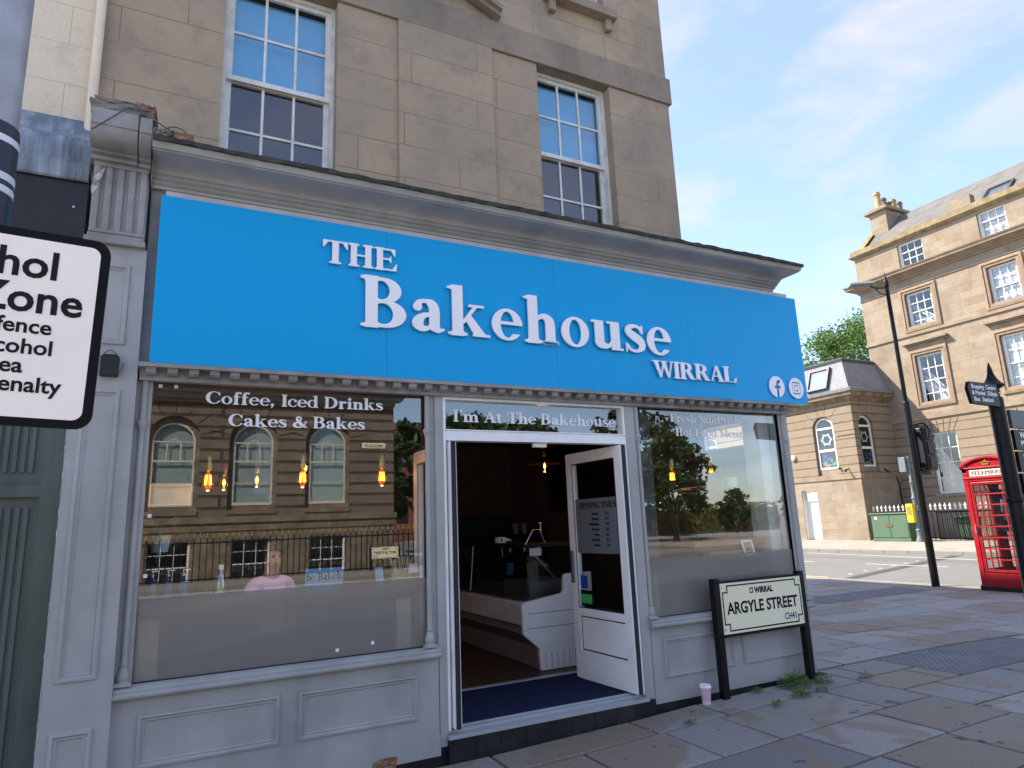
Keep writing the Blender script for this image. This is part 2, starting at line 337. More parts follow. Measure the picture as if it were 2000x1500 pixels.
        if c == 'e': return U(cut(ring(), bx(.40, .8, .13, .335)), mxx(bx(.1, .66, .325, .39), el(.33, .3275, .33, .345))), .67
        if c == 'c': return U(cut(ring(ia=.17), bx(.42, .8, .15, .52)), el(.50, .50, .09, .09)), .62
        if c == 'a': return U(st([(.12, .50, .085), (.15, .595, .05), (.29, .628, .04), (.40, .575, .085), (.445, .44, .1), (.445, .12, .1)]), st([(.42, .375, .03), (.22, .315, .06), (.12, .18, .105), (.18, .075, .07), (.30, .07, .045), (.44, .17, .03)]), st([(.45, .12, .1), (.52, .045, .05), (.62, .07, .022)])), .67
        if c == 'k': return U(stem(e, 0, 1.05, t='flag'), poly([(.27, .28), (.32, .24), (.62, .645), (.53, .645)]), poly([(.33, .36), (.46, .44), (.80, 0), (.55, 0)]), bx(.42, .74, .613, .665), bx(.50, .86, 0, f)), .86
        if c == 'h': return U(stem(e, 0, 1.05, t='flag'), arch(e+Sx)), .80
        if c == 'n': return U(stem(e, 0, xh, t='flag'), arch(e+Sx)), .80
        if c == 'm': return U(stem(e, 0, xh, t='flag'), arch(e+Sx), arch(e+Sx+.393)), 1.19
        if c == 'r': return U(stem(e, 0, xh, t='flag'), st([(.26, .45, .03), (.36, .58, .05), (.46, .59, .075), (.50, .56, .085)])), .60
        if c == 'i': return U(stem(e, 0, xh, t='flag'), el(.19, .87, .12, .12)), .40
        if c == 'u': return U(bx(e, e+Sx, .2, xh), bx(.0, .2, xh-f, xh), st([(e+.1075, .3, .1075), (.2, .15, .105), (.30, .085, .07), (.42, .09, .045), (.52, .2, .03)]), bx(.49, .705, 0, xh), bx(.40, .6, xh-f, xh), bx(.60, .79, 0, f)), .79
        if c == 'd': return U(ring(cx=.33, ia=.16), bx(.45, .665, 0, 1.05), poly([(.36, .975), (.5, .94), (.5, 1.05), (.36, 1.01)]), bx(.55, .75, 0, f)), .78
        if c == 'f': return U(stem(.10, 0, .8, t=''), st([(.2075, .75, .1075), (.23, .90, .095), (.32, 1.0, .055), (.42, .985, .06), (.46, .95, .085)]), bx(0, .46, xh-f, xh)), .50
        if c == 't': return U(bx(.10, .30, .12, .70), poly([(.0, .62), (.30, .62), (.30, .88), (.24, .88)]), bx(0, .46, xh-f, xh), st([(.2, .2, .1), (.24, .09, .085), (.34, .05, .05), (.46, .11, .025)])), .50
        if c == 'w': return U(poly([(.05, xh), (.27, xh), (.43, 0), (.34, 0)]), poly([(.35, 0), (.41, 0), (.58, .65), (.51, .65)]), poly([(.41, xh), (.63, xh), (.79, 0), (.70, 0)]), poly([(.71, 0), (.77, 0), (.97, xh), (.90, xh)]), bx(-.02, .34, xh-f, xh), bx(.38, .69, xh-f, xh), bx(.82, 1.04, xh-f, xh)), 1.02
        if c == "'": return U(el(.13, .92, .10, .10), poly([(.12, .9), (.23, .92), (.12, .70), (.06, .72)])), .30
        if c == ',': return U(el(.14, .09, .11, .11), poly([(.14, .04), (.25, .08), (.12, -.18), (.05, -.16)])), .36
        if c == '&': return U(st([(.88, .50, .03), (.80, .28, .04), (.60, .08, .05), (.34, .05, .065), (.14, .17, .10), (.17, .34, .10), (.34, .48, .05), (.52, .64, .05), (.56, .82, .065), (.44, .94, .045), (.32, .88, .07), (.31, .72, .09), (.44, .50, .12), (.64, .24, .12), (.90, .05, .05)]), bx(.74, 1.0, .5, .55)), 1.02
        if c == 'FB':  # disc with an f cut out
            ff = U(bx(.46, .62, -.2, .60), st([(.54, .55, .08), (.56, .70, .08), (.66, .755, .075), (.74, .755, .07)]), bx(.33, .74, .42, .55)); ff = mxx(ff, X-.745)
            return cut(el(.5, .5, .5, .5), ff), 1
        if c == 'IG':
            def rr(a, r_): qx = np.abs(X-.5)-a+r_; qy = np.abs(Y-.5)-a+r_; return np.hypot(mxx(qx, 0), mxx(qy, 0))+mn(mxx(qx, qy), 0)-r_
            sq = cut(rr(.29, .09), rr(.24, .06)); ci = cut(el(.5, .5, .165, .165), el(.5, .5, .115, .115)); return cut(el(.5, .5, .5, .5), U(sq, ci, el(.65, .655, .03, .03))), 1
        return None, .36
    return xs, ys, g
FIELDS = {}; CONT = {}
def contours(c, step=.016):
    key = (c, step)
    if key in CONT: return CONT[key]
    if step not in FIELDS: FIELDS[step] = glyph_fields(step)
    xs, ys, g = FIELDS[step]; d, adv = g(c)
    if d is None: CONT[key] = ([], adv); return CONT[key]
    d = np.where(np.abs(d) < 1e-9, 1e-9, d); ins = d < 0; nx = len(xs)
    def ex(i, j): t = d[j, i]/(d[j, i]-d[j, i+1]); return (xs[i]+t*step, ys[j])
    def ey(i, j): t = d[j, i]/(d[j, i]-d[j+1, i]); return (xs[i], ys[j]+t*step)
    k = ins[:-1, :-1].astype(int)+ins[:-1, 1:]*2+ins[1:, 1:]*4+ins[1:, :-1]*8
    nxt = {}; pt = {}
    T = {1: ['LB'], 2: ['BR'], 3: ['LR'], 4: ['RT'], 5: ['LB', 'RT'], 6: ['BT'], 7: ['LT'], 8: ['TL'], 9: ['TB'], 10: ['BR', 'TL'], 11: ['TR'], 12: ['RL'], 13: ['RB'], 14: ['BL']}
    for j, i in zip(*np.nonzero((k > 0) & (k < 15))):
        i, j = int(i), int(j)
        ed = {'B': ('x', i, j), 'T': ('x', i, j+1), 'L': ('y', i, j), 'R': ('y', i+1, j)}
        for s_ in T[int(k[j, i])]:
            a, b = ed[s_[0]], ed[s_[1]]
            for q in (a, b): pt[q] = ex(q[1], q[2]) if q[0] == 'x' else ey(q[1], q[2])
            nxt[a] = b
    loops = []; seen = set()
    for a in list(nxt):
        if a in seen: continue
        lp = []; q = a
        while q is not None and q not in seen: seen.add(q); lp.append(pt[q]); q = nxt.get(q)
        if len(lp) > 5:
            o = [lp[0]]
            for n_, p in enumerate(lp[1:-1], 1):           # drop collinear points
                (x0, y0), (x1, y1), (x2, y2) = o[-1], p, lp[n_+1]
                if abs((x1-x0)*(y2-y0)-(x2-x0)*(y1-y0)) > 1.2e-5: o.append(p)
            o.append(lp[-1]); loops.append(o)
    CONT[key] = (loops, adv); return CONT[key]
def mesh_from_curve(cu, name):
    o = bpy.data.objects.new(name, cu); C.objects.link(o); bpy.context.view_layer.update()
    me = bpy.data.meshes.new_from_object(o.evaluated_get(bpy.context.evaluated_depsgraph_get())); bpy.data.objects.remove(o); return me
def place_mesh(me, name, tf, mat, parent, fx, fy, u0, v0):
    """curve mesh coordinates (x, y, z) -> facade coordinates (u0+fx*x, v0+fy*y, z)"""
    o_ = rootloc(parent) if parent else None; flip = []
    for v in me.vertices:
        p = Vector(tf(u0+fx*v.co.x, v0+fy*v.co.y, v.co.z)); v.co = p-o_ if o_ is not None else p
    me.materials.clear(); me.materials.append(mat); me.name = name
    bm = bmesh.new(); bm.from_mesh(me); bmesh.ops.remove_doubles(bm, verts=bm.verts, dist=1e-6); bmesh.ops.recalc_face_normals(bm, faces=bm.faces); bm.to_mesh(me); bm.free()
    o = bpy.data.objects.new(name, me); C.objects.link(o)
    if parent: o.parent = parent
    return o
def serif(txt, name, tf, w, u0, u1, v0, cap, mat, parent, thick=.002, step=.02, track=.0):
    x = 0; lps = []
    for c in (txt if isinstance(txt, list) else list(txt)):
        lp, adv = contours(c, step); lps += [[(a+x, b) for a, b in l] for l in lp]; x += adv+track
    xs = [p[0] for l in lps for p in l]; lo, hi = min(xs), max(xs)
    cu = bpy.data.curves.new(name, 'CURVE'); cu.dimensions = '2D'; cu.fill_mode = 'BOTH'; cu.extrude = thick/2
    for l in lps:
        sp = cu.splines.new('POLY'); sp.points.add(len(l)-1); sp.use_cyclic_u = True
        for p, (a, b) in zip(sp.points, l): p.co = ((a-lo)/(hi-lo), b, 0, 1)
    me = mesh_from_curve(cu, name)
    return place_mesh(me, name, lambda u, v, z: tf(u, v, w+thick/2+z), mat, parent, u1-u0, cap, u0, v0)
def sans(txt, name, tf, w, mat, parent, u=None, v=0, cap=.1, width=None, align='l', bold=.02, thick=.002, mirror=False):
    cu = bpy.data.curves.new(name, 'FONT'); cu.body = txt; cu.size = 1; cu.offset = bold; cu.extrude = .5; cu.resolution_u = 3; cu.fill_mode = 'BOTH'
    me = mesh_from_curve(cu, name); xs = [p.co.x for p in me.vertices]; lo, hi = min(xs), max(xs); k = cap/.73
    kx = width/(hi-lo) if width else k
    for p in me.vertices: p.co.x -= lo; p.co.z *= thick
    W_ = (hi-lo)*kx; u0 = u if align == 'l' else (u-W_ if align == 'r' else u-W_/2)
    return place_mesh(me, name, lambda a, b, z: tf(a, b, w+thick/2+z), mat, parent, kx, k, u0, v)
exec_order = None

# ================================================================= GROUND (setting)
def ss(a, b, x): t = min(1, max(0, (x-a)/(b-a))); return t*t*(3-2*t)
def gz(x, y=0): return .085*ss(1.7, 5.4, x)*(1-ss(7, 11, x))
ASPH, nt, b = base('asphalt'); o_ = mixc(nt, noise(nt, 1.2, 8, .6), (.29, .275, .25), (.36, .34, .31)); o_ = mixc(nt, mul(nt, noise(nt, 90, 3, .6), .5), o_, (.45, .42, .38)); o_ = mixc(nt, mul(nt, noise(nt, .5, 6, .7, lo=.52, hi=.62, stretch=(1, .12, 1)), .4), o_, (.15, .148, .145))  # ground colour kept paler than the road to bounce light onto the shopfront
nt.links.new(o_, b.inputs['Base Color']); b.inputs['Roughness'].default_value = .9; bump(nt, b, noise(nt, 120, 3, .6, lo=.2, hi=.8), .5, .006)
mb = MB(); mb.quad((-400, -400, -.03), (700, -400, -.03), (700, 700, -.03), (-400, 700, -.03)); struct(mb.build('ground', ASPH))
ROADM, nt, b = base('road_asphalt'); o_ = mixc(nt, noise(nt, 1.2, 8, .6), (.105, .104, .10), (.14, .137, .13)); o_ = mixc(nt, mul(nt, noise(nt, 90, 3, .6), .5), o_, (.22, .21, .19)); o_ = mixc(nt, mul(nt, noise(nt, .6, 7, .7, lo=.5, hi=.62, stretch=(1, .15, 1)), .5), o_, (.075, .075, .077))
nt.links.new(o_, b.inputs['Base Color']); b.inputs['Roughness'].default_value = .9; bump(nt, b, noise(nt, 120, 3, .6, lo=.2, hi=.8), .5, .006)
mb = MB(); mb.quad((14.42, -80, -.02), (22.9, -80, -.02), (22.9, 200, -.02), (14.42, 200, -.02)); struct(mb.build('road', ROADM))
# flagstones
FLAG, nt, b = base('flagstone'); g = N(nt, 'ShaderNodeNewGeometry'); cr = N(nt, 'ShaderNodeValToRGB'); e = cr.color_ramp.elements
e[0].color = (.26, .245, .225, 1); e[1].color = (.33, .295, .25, 1)
for p_, c_ in ((.3, (.30, .285, .265, 1)), (.55, (.205, .195, .182, 1)), (.72, (.235, .188, .138, 1)), (.86, (.31, .29, .268, 1))): x = e.new(p_); x.color = c_
nt.links.new(g.outputs['Random Per Island'], cr.inputs[0])
o_ = mixc(nt, mul(nt, noise(nt, 1.05, 3, .5, lo=.53, hi=.56, dist=.6), .75), cr.outputs[0], (.235, .18, .125))
o_ = mixc(nt, mul(nt, noise(nt, 26, 5, .7, lo=.45, hi=.75, stretch=(1, 2.5, 1)), .45), o_, (.085, .083, .08))
o_ = mixc(nt, mul(nt, noise(nt, 60, 3, .7, lo=.68, hi=.76), .6), o_, (.32, .315, .3))
o_ = mixc(nt, mul(nt, noise(nt, 7, 2, .5, lo=.69, hi=.73), .8), o_, (.035, .035, .037))
nt.links.new(o_, b.inputs['Base Color']); b.inputs['Roughness'].default_value = .72; bump(nt, b, noise(nt, 35, 6, .65, lo=.2, hi=.8), .45, .006)
JOINT = plain('joint_dirt', (.012, .011, .009), .95, var=.4, sc=20, bmp=.5, dirt=(.04, .05, .02), dsc=3, damt=.4)
fl = random.Random(11); mb = MB(); base_mb = MB()
def slab(x0, x1, y0, y1):
    g_ = .0095+fl.random()*.004; x0 += g_; x1 -= g_; y0 += g_; y1 -= g_
    z = [gz(x, y)+fl.uniform(-.0025, .0025) for x, y in ((x0, y0), (x1, y0), (x1, y1), (x0, y1))]; j = [fl.uniform(-.004, .004) for _ in range(4)]; c = .006
    t = [(x0+c, y0+c, z[0]), (x1-c, y0+c+j[0], z[1]), (x1-c, y1-c, z[2]), (x0+c, y1-c+j[1], z[3])]
    m = [(x0, y0, z[0]-.005), (x1, y0+j[0], z[1]-.005), (x1, y1, z[2]-.005), (x0, y1+j[1], z[3]-.005)]; l = [(p[0], p[1], p[2]-.04) for p in m]
    mb.add(t+m+l, [(0, 1, 2, 3)]+[(i+4, (i+1) % 4+4, (i+1) % 4, i) for i in range(4)]+[(i+8, (i+1) % 4+8, (i+1) % 4+4, i+4) for i in range(4)])
TACT = [(6.5, 8.9, -.78, .08), (9.0, 13.2, 3.6, 4.4)]
def rows(x0, x1, y0, y1, skip=None):
    y = y1
    while y > y0+.05:
        h_ = fl.choice((.42, .5, .58, .62, .68)); ya = max(y0, y-h_); x = x0-fl.random()*.7
        while x < x1:
            l_ = fl.choice((.55, .7, .8, .95, 1.15)); a, b_ = max(x, x0), min(x+l_, x1)
            parts = [(a, b_)]
            for q in TACT:
                if ya < q[3]-.02 and y > q[2]+.02:
                    np_ = []
                    for a_, c_ in parts:
                        if c_ <= q[0] or a_ >= q[1]: np_.append((a_, c_))
                        else:
                            if a_ < q[0]: np_.append((a_, q[0]))
                            if c_ > q[1]: np_.append((q[1], c_))
                    parts = np_
            for a_, c_ in parts:
                if c_-a_ > .08: slab(a_, c_, ya, y)
            x += l_
        y = ya
rows(-1.5, 5.62, -6, -.42); rows(5.62, 14.0, -6, -.78); rows(5.62, 14.0, -.78, .08); rows(5.62, 14.0, .08, 3.6); rows(5.62, 14, 3.6, 4.4); rows(5.62, 14, 4.4, 17)
x = -1.5
while x < 5.6:                                             # narrow uneven strip of slabs along the shop front
    l_ = fl.choice((.7, .9, 1.2)); slab(x, min(x+l_, 5.62), -.42, -.05); x += l_
struct(mb.build('pavement', FLAG))
def bed(x0, x1, y0, y1):
    m = MB(); xs = np.linspace(x0, x1, 60); vs = []
    for x in xs: vs += [(x, y0, gz(x)-.042), (x, y1, gz(x)-.042)]
    m.add(vs, [(2*i, 2*i+2, 2*i+3, 2*i+1) for i in range(len(xs)-1)]); return m
m = bed(-1.5, 5.62, -6, .3); m2 = bed(5.62, 14.0, -6, 17); m.add(m2.v, m2.f); struct(m.build('pavement_bed', JOINT))
BLIS = plain('tactile_slab', (.17, .17, .172), .8, var=.15, sc=4, bmp=.3, dirt=(.1, .1, .1), dsc=2, damt=.5)
mb = MB()
for x0, x1, y0, y1 in TACT:
    nx, ny = int((x1-x0)/.43), int((y1-y0)/.43)
    for i in range(nx):
        for j in range(ny):
            a, c_ = x0+(x1-x0)*i/nx+.004, y0+(y1-y0)*j/ny+.004; A, D = x0+(x1-x0)*(i+1)/nx-.004, y0+(y1-y0)*(j+1)/ny-.004; z = gz((a+A)/2)
            mb.add([(a, c_, gz(a)), (A, c_, gz(A)), (A, D, gz(A)), (a, D, gz(a)), (a, c_, -.03), (A, c_, -.03), (A, D, -.03), (a, D, -.03)], [(0, 1, 2, 3), (0, 1, 5, 4), (1, 2, 6, 5), (2, 3, 7, 6), (3, 0, 4, 7)])
            for p in range(6):
                for q in range(6):
                    x, y = a+(p+.5)*(A-a)/6, c_+(q+.5)*(D-c_)/6; z = gz(x)
                    mb.lathe([(.0155, z-.001), (.0145, z+.0035), (.010, z+.006)], (x, y, 0), 7)
struct(mb.build('tactile_paving', BLIS))
KERB = plain('kerb_stone', (.24, .225, .20), .85, var=.15, sc=3, bmp=.3, dirt=(.1, .09, .07), dsc=3, damt=.5)
mb = MB(); y = -6.
while y < 17: mb.box(14.006, 14.28, y+.004, y+.91, -.1, gz(14)+.004); y += .914
y = -40.
while y < 90: mb.box(22.9, 23.15, y+.004, y+.91, -.1, .11); y += .914
struct(mb.build('kerb', KERB, bevel=.012))
FARP = stone('far_paving', ((.30, .27, .23), (.25, .23, .2), (.28, .26, .22)), .6, .6, .008, .4, .2, (.16, .14, .11), .4)
mb = MB(); mb.box(23.154, 34, -40, 90, -.1, .105); struct(mb.build('far_pavement', plain('far_paving_slabs', (.29, .265, .225), .85, var=.12, sc=1.5, bmp=.2, dirt=(.17, .15, .11), dsc=1.2, damt=.6)))
PAINTL = plain('road_paint', (.62, .61, .58), .7, var=.1, sc=8, bmp=.1, dirt=(.3, .29, .27), dsc=6, damt=.5)
YELL = plain('yellow_line_paint', (.62, .42, .06), .7, var=.12, sc=8, bmp=.1, dirt=(.3, .22, .1), dsc=6, damt=.5)
mb = MB()
for k in range(9): y = -2+k*4.2; mb.quad((18.5, y, -.014), (18.6, y, -.014), (18.6, y+2.4, -.014), (18.5, y+2.4, -.014))
for i in range(6): x = 15.4+i*.95; y = 6.95+i*.25; mb.quad((x, y, -.014), (x+.12, y, -.014), (x+.12, y+.12, -.014), (x, y+.12, -.014))
mb.quad((20.4, 2, -.014), (20.5, 2, -.014), (22.4, 14, -.014), (22.3, 14, -.014))
struct(mb.build('road_markings', PAINTL))
mb = MB(); mb.quad((14.42, 6.9, -.015), (14.52, 6.9, -.015), (14.52, 17, -.015), (14.42, 17, -.015)); struct(mb.build('yellow_road_line', YELL))
mb = MB(); mb.quad((14.43, 6.45, -.0165), (14.43, 6.15, -.0165), (22.88, 8.45, -.0165), (22.88, 8.8, -.0165)); struct(mb.build('road_patch', plain('tar_repair', (.06, .06, .063), .8, var=.2, bmp=.3)))

# ================================================================= SHOP BUILDING
shop = thing('shop_building', 'tan rendered corner building with grey panelled shopfront on its ground floor', 'building', (2.4, 0, 0))
UP = FAC(.58)
hs = [(.16, 1.085, 4.42, 6.33), (3.157, 4.082, 4.42, 6.33), (.16, 1.085, 7.28, 9.0), (3.33, 4.1, 7.30, 9.0), (.16, 1.085, 10, 11.4), (3.33, 4.1, 10, 11.4)]
mb = MB(UP); mb.wall(-.69, 4.93, 4.0, 13.9, hs, .16)
mb.add([(4.93, 4.0, 0), (4.93, 13.9, 0), (4.93, 13.9, -15.4), (4.93, 4.0, -15.4)], [(0, 1, 2, 3)]); mb.add([(-.69, 4, -15.4), (4.93, 4, -15.4), (4.93, 13.9, -15.4), (-.69, 13.9, -15.4)], [(0, 1, 2, 3)])
mb.add([(-.69, 13.9, 0), (4.93, 13.9, 0), (4.93, 13.9, -15.4), (-.69, 13.9, -15.4)], [(0, 1, 2, 3)]); mb.add([(-.69, 4, 0), (-.69, 13.9, 0), (-.69, 13.9, -15.4), (-.69, 4, -15.4)], [(0, 1, 2, 3)])
mb.build('wall', WALLS, shop)
mb = MB(UP); mb.box(1.65, 2.625, 4.2, 6.33, -.01, .028); mb.build('pilaster_strip', WALLS, shop)
mb = MB(UP); mb.box(-.69, 4.965, 6.33, 6.665, -.01, .03); mb.add([(4.93, 6.33, -.02), (4.965, 6.33, -.02), (4.965, 6.665, -.02), (4.965, 6.33, -15), (4.965, 6.665, -15)], [(1, 2, 4, 3)])
mb.build('string_band', BANDS, shop, bevel=.006)
mb = MB(UP)                                                # pediment over the middle bay
for a, b in (((2.71, 6.665), (2.14, 6.90)), ((1.57, 6.665), (2.14, 6.90))):
    dx, dz = b[0]-a[0], b[1]-a[1]
    mb.prism([(a[0], a[1]), (b[0], b[1]), (b[0], b[1]+.05), (a[0], a[1]+.05)], 2, .03, .11); mb.prism([(a[0], a[1]+.05), (b[0], b[1]+.05), (b[0], b[1]+.10), (a[0], a[1]+.10)], 2, .03, .15)
mb.build('pediment', BANDS, shop)
for x0, x1 in ((3.28, 4.2), (.1, 1.15)):
    mb = MB(UP); mb.box(x0, x1, 7.16, 7.27, -.02, .12); mb.box(x0+.05, x0+.13, 7.02, 7.16, 0, .07); mb.box(x1-.13, x1-.05, 7.02, 7.16, 0, .07); mb.build('window_sill', BANDS, shop, bevel=.008)
for x0, x1 in ((.16, 1.085), (3.157, 4.082)): mb = MB(UP); mb.box(x0-.04, x1+.04, 4.34, 4.42, -.15, .06); mb.build('window_sill', BANDS, shop, bevel=.008)
BLIND = plain('pale_blue_blind', (.10, .47, .82), .7, var=.04, sc=3, bmp=.05)
def sash(parent, tf, u0, u1, v0, v1, w, cols=3, rowsu=2, rowsl=2, meet=None, mat=SASH, gl=OLDGL, back=None, lower_back=None, fr=.06, bar=.022, depth=.5, split=True, name='sash_window'):
    """timber sash window in the opening u0..u1, v0..v1 at depth w: frame, meeting rail and glazing bars, with panes and what hangs behind"""
    m = MB(tf); vm = meet if meet is not None else (v0+v1)/2; f2 = fr*.75
    m.rings(u0, u1, v0, v1, [(0, w-.06), (0, w+.02), (fr*.55, w+.02), (fr*.55, w-.005), (fr*.55, w-.06)], False)
    a, b = u0+fr*.55, u1-fr*.55
    for (c, d, z, n, last) in ((vm-.02, v1-fr*.4, w-.01, rowsu, 0), (v0+.01, vm+.02, w-.045, rowsl, 1)):
        m.box(a, a+f2, c, d, z-.03, z); m.box(b-f2, b, c, d, z-.03, z)
        m.box(a+f2, b-f2, c, c+(.06 if last else .045), z-.03, z); m.box(a+f2, b-f2, d-.045, d, z-.03, z)
        iu0, iu1, iv0, iv1 = a+f2, b-f2, c+(.06 if last else .045), d-.045
        for i in range(1, cols): x = iu0+(iu1-iu0)*i/cols; m.box(x-bar/2, x+bar/2, iv0, iv1, z-.025, z-.004)
        for i in range(1, n): y = iv0+(iv1-iv0)*i/n; m.box(iu0, iu1, y-bar/2, y+bar/2, z-.024, z-.005)
    fo = m.build(name, mat, parent)
    p = MB(tf); p.quad((a, vm, w-.028), (b, vm, w-.028), (b, v1-.02, w-.028), (a, v1-.02, w-.028)); p.build('pane', gl, fo)
    p = MB(tf); p.quad((a, v0+.02, w-.063), (b, v0+.02, w-.063), (b, vm, w-.063), (a, vm, w-.063)); p.build('pane', gl, fo)
    if back: p = MB(tf); p.quad((a, vm+.01, w-.10), (b, vm+.01, w-.10), (b, v1-.07, w-.10), (a, v1-.07, w-.10)); p.build('blind', back, fo)
    if lower_back: p = MB(tf); p.quad((a+.02, v0, w-.16), (b-.02, v0, w-.16), (b-.02, vm+.05, w-.16), (a+.02, vm+.05, w-.16)); p.build('curtain', lower_back, fo)
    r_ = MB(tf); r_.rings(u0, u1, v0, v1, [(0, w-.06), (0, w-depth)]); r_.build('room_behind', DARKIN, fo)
    return fo
for i, h in enumerate(hs):
    sash(shop, UP, h[0], h[1], h[2], h[3], -.13, meet=5.39 if h[2] == 4.42 else None, back=BLIND if i < 2 else None)

# ---- shopfront
F0 = FAC(0)
# cornice swept along the front and round the corner
prof = [(.0, 3.885), (.045, 3.885), (.05, 3.905), (.068, 3.91), (.078, 3.92), (.072, 3.932), (.092, 3.936), (.104, 3.947), (.10, 3.957), (.118, 3.962)]
for i in range(1, 9): t = i/8*math.pi/2; prof.append((.122+.172*(1-math.cos(t)), 3.964+.05*math.sin(t)))
prof += [(.315, 4.016), (.32, 4.022), (.335, 4.024), (.35, 4.05), (.355, 4.06)]
path = lambda o: [(-.245, -o), (5.535+o*.33, -o), (5.535+o*.33, 14)]
mb = MB(); mb.sweep(prof, path); cor = mb.build('cornice', GREY, shop, smooth=True)
mb = MB(); lp = [(.34, 4.062), (.375, 4.055), (.38, 4.085), (.34, 4.10), (.1, 4.135), (-.57, 4.22)]
jx = np.linspace(-.245, 5.54, 90); pr = random.Random(3); vs = []; n = len(jx)
for o_, z in lp:
    for x in jx: vs.append((x if x < 5.5 else 5.535+o_*.33, -o_-(pr.uniform(-.007, .007) if o_ > .3 else 0), z+(pr.uniform(-.004, .006) if o_ > .3 else 0)))
    vs.append((5.535+o_*.33, 14, z))
k = n+1; mb.add(vs, [(j*k+i, j*k+i+1, (j+1)*k+i+1, (j+1)*k+i) for j in range(len(lp)-1) for i in range(k-1)]); mb.build('lead_flashing', LEAD, cor)
# fascia board behind the sign, dentil course below it
mb = MB(F0); mb.box(-.245, 5.56, 2.67, 3.90, -.2, 0); mb.build('fascia_board', GREYW, shop)
mb = MB(F0); mb.box(-.235, 5.57, 2.575, 2.60, -.03, .03); mb.box(-.24, 5.62, 2.645, 2.672, -.03, .12); mb.box(-.235, 5.56, 2.60, 2.645, -.1, .035)
x = -.2
while x < 5.55:
    mb.prism([(.033, 2.602), (.08, 2.606), (.095, 2.62), (.098, 2.646), (.033, 2.646)][::1], 0, x, x+.058) if False else mb.add([(x+q, z, y) for q in (0, .058) for y, z in ((.033, 2.602), (.075, 2.604), (.092, 2.618), (.098, 2.646), (.033, 2.646))], [(0, 1, 2, 3, 4), (9, 8, 7, 6, 5)]+[(i, (i+1) % 5, (i+1) % 5+5, i+5) for i in range(5)]); x += .1225
mb.build('dentil_course', GREYW, shop)
# left pilaster with raised panels
PF = FAC(-.055)
MP = [(0, .0), (.006, .014), (.02, .018), (.03, .006), (.038, .010), (.045, .002), (.05, .0015)]
mb = MB(PF); mb.box(-.585, -.245, 0, 3.43, -.3, 0); mb.box(-.27, -.244, 0, 3.43, -.3, -.004)
pil = mb.build('pilaster', GREY, shop)
for v0, v1 in ((2.78, 3.31), (.825, 2.5), (.06, .575)): mb = MB(PF); mb.rings(-.53, -.325, v0, v1, MP); mb.build('raised_panel', GREY, pil, smooth=True)
mb = MB(PF); pr = random.Random(5); z = .05                # torn white edge of old paint
while z < 2.35:
    l_ = pr.uniform(.012, .16)*pr.random()+.01; d = pr.uniform(.001, .007); mb.add([(-.586, z, -.02), (-.586, z, .004), (-.586+d, z+l_/2, .005), (-.586, z+l_, .004), (-.586, z+l_, -.02), (-.587, z+l_*.5, -.01)], [(0, 1, 2, 3, 4, 5)]); z += l_+pr.uniform(.0, .25)*pr.random()
mb.build('peeling_edge', plain('bare_plaster', (.62, .6, .58), .9, bmp=.3), pil, norm=False)
# console bracket
mb = MB(F0); mb.box(-.595, -.255, 3.43, 3.47, -.2, .10); mb.box(-.58, -.265, 3.47, 3.50, -.2, .085); mb.box(-.575, -.262, 3.50, 4.00, -.2, .075)
con = mb.build('console', GREYW, shop, bevel=.006)
mb = MB(F0)
for i in range(5): a = -.572+i*.0655; mb.box(a, a+.04, 3.52, 3.955, .07, .092)
mb.box(-.575, -.262, 3.955, 4.0, .07, .092); mb.box(-.575, -.262, 3.5, 3.525, .07, .092); mb.build('fluting', GREYW, con, bevel=.008)
mb = MB(F0)
for x0, x1, dz in ((-.592, -.335, 0), (-.328, -.258, -.004)):
    q = [(.02, 3.985), (.12, 3.985), (.13, 4.0), (.12, 4.015), (.15, 4.02), (.15, 4.035)]+[(.15+.13*math.sin(t), 4.035+.10*(1-math.cos(t))) for t in np.linspace(.2, math.pi/2, 7)]+[(.29, 4.14), (.29, 4.245), (.02, 4.245)]
    mb.add([(x, z+dz, y+dz) for x in (x0, x1) for y, z in q], [tuple(range(len(q))), tuple(range(2*len(q)-1, len(q)-1, -1))]+[(i, (i+1) % len(q), (i+1) % len(q)+len(q), i+len(q)) for i in range(len(q))])
mb.build('scroll_block', GREYW, con, smooth=True)
BRK = plain('broken_brick', (.28, .09, .055), .95, var=.3, sc=14, bmp=.8, dirt=(.35, .33, .32), dsc=9, damt=.8)
MORT = plain('crumbling_mortar', (.26, .235, .22), .95, var=.3, sc=16, bmp=.9, dirt=(.1, .09, .08), dsc=8, damt=.6)
def rough(mb_, seed, amp):
    p = random.Random(seed); return mb_
def chunk(u0, u1, v0, v1, w0, w1, seed, name, mat, par, amp=.012, n=5):
    bm = bmesh.new(); bmesh.ops.create_cube(bm, size=1); bmesh.ops.subdivide_edges(bm, edges=bm.edges[:], cuts=n, use_grid_fill=True); p = random.Random(seed)
    for v in bm.verts:
        c = Vector(F0(u0+(v.co.x+.5)*(u1-u0)+p.uniform(-amp, amp), v0+(v.co.z+.5)*(v1-v0)+p.uniform(-amp, amp), w0+(v.co.y+.5)*(w1-w0)+p.uniform(-amp, amp))); v.co = c-rootloc(par)
    bmesh.ops.recalc_face_normals(bm, faces=bm.faces)
    me = bpy.data.meshes.new(name); bm.to_mesh(me); bm.free(); me.materials.append(mat); o = bpy.data.objects.new(name, me); C.objects.link(o); o.parent = par; return o
chunk(-.60, -.25, 4.252, 4.31, -.02, .275, 1, 'mortar_cap', MORT, con); chunk(-.59, -.33, 4.30, 4.37, -.05, .22, 2, 'mortar_cap', MORT, con); chunk(-.36, -.245, 4.30, 4.36, -.02, .24, 3, 'loose_brick', BRK, con)
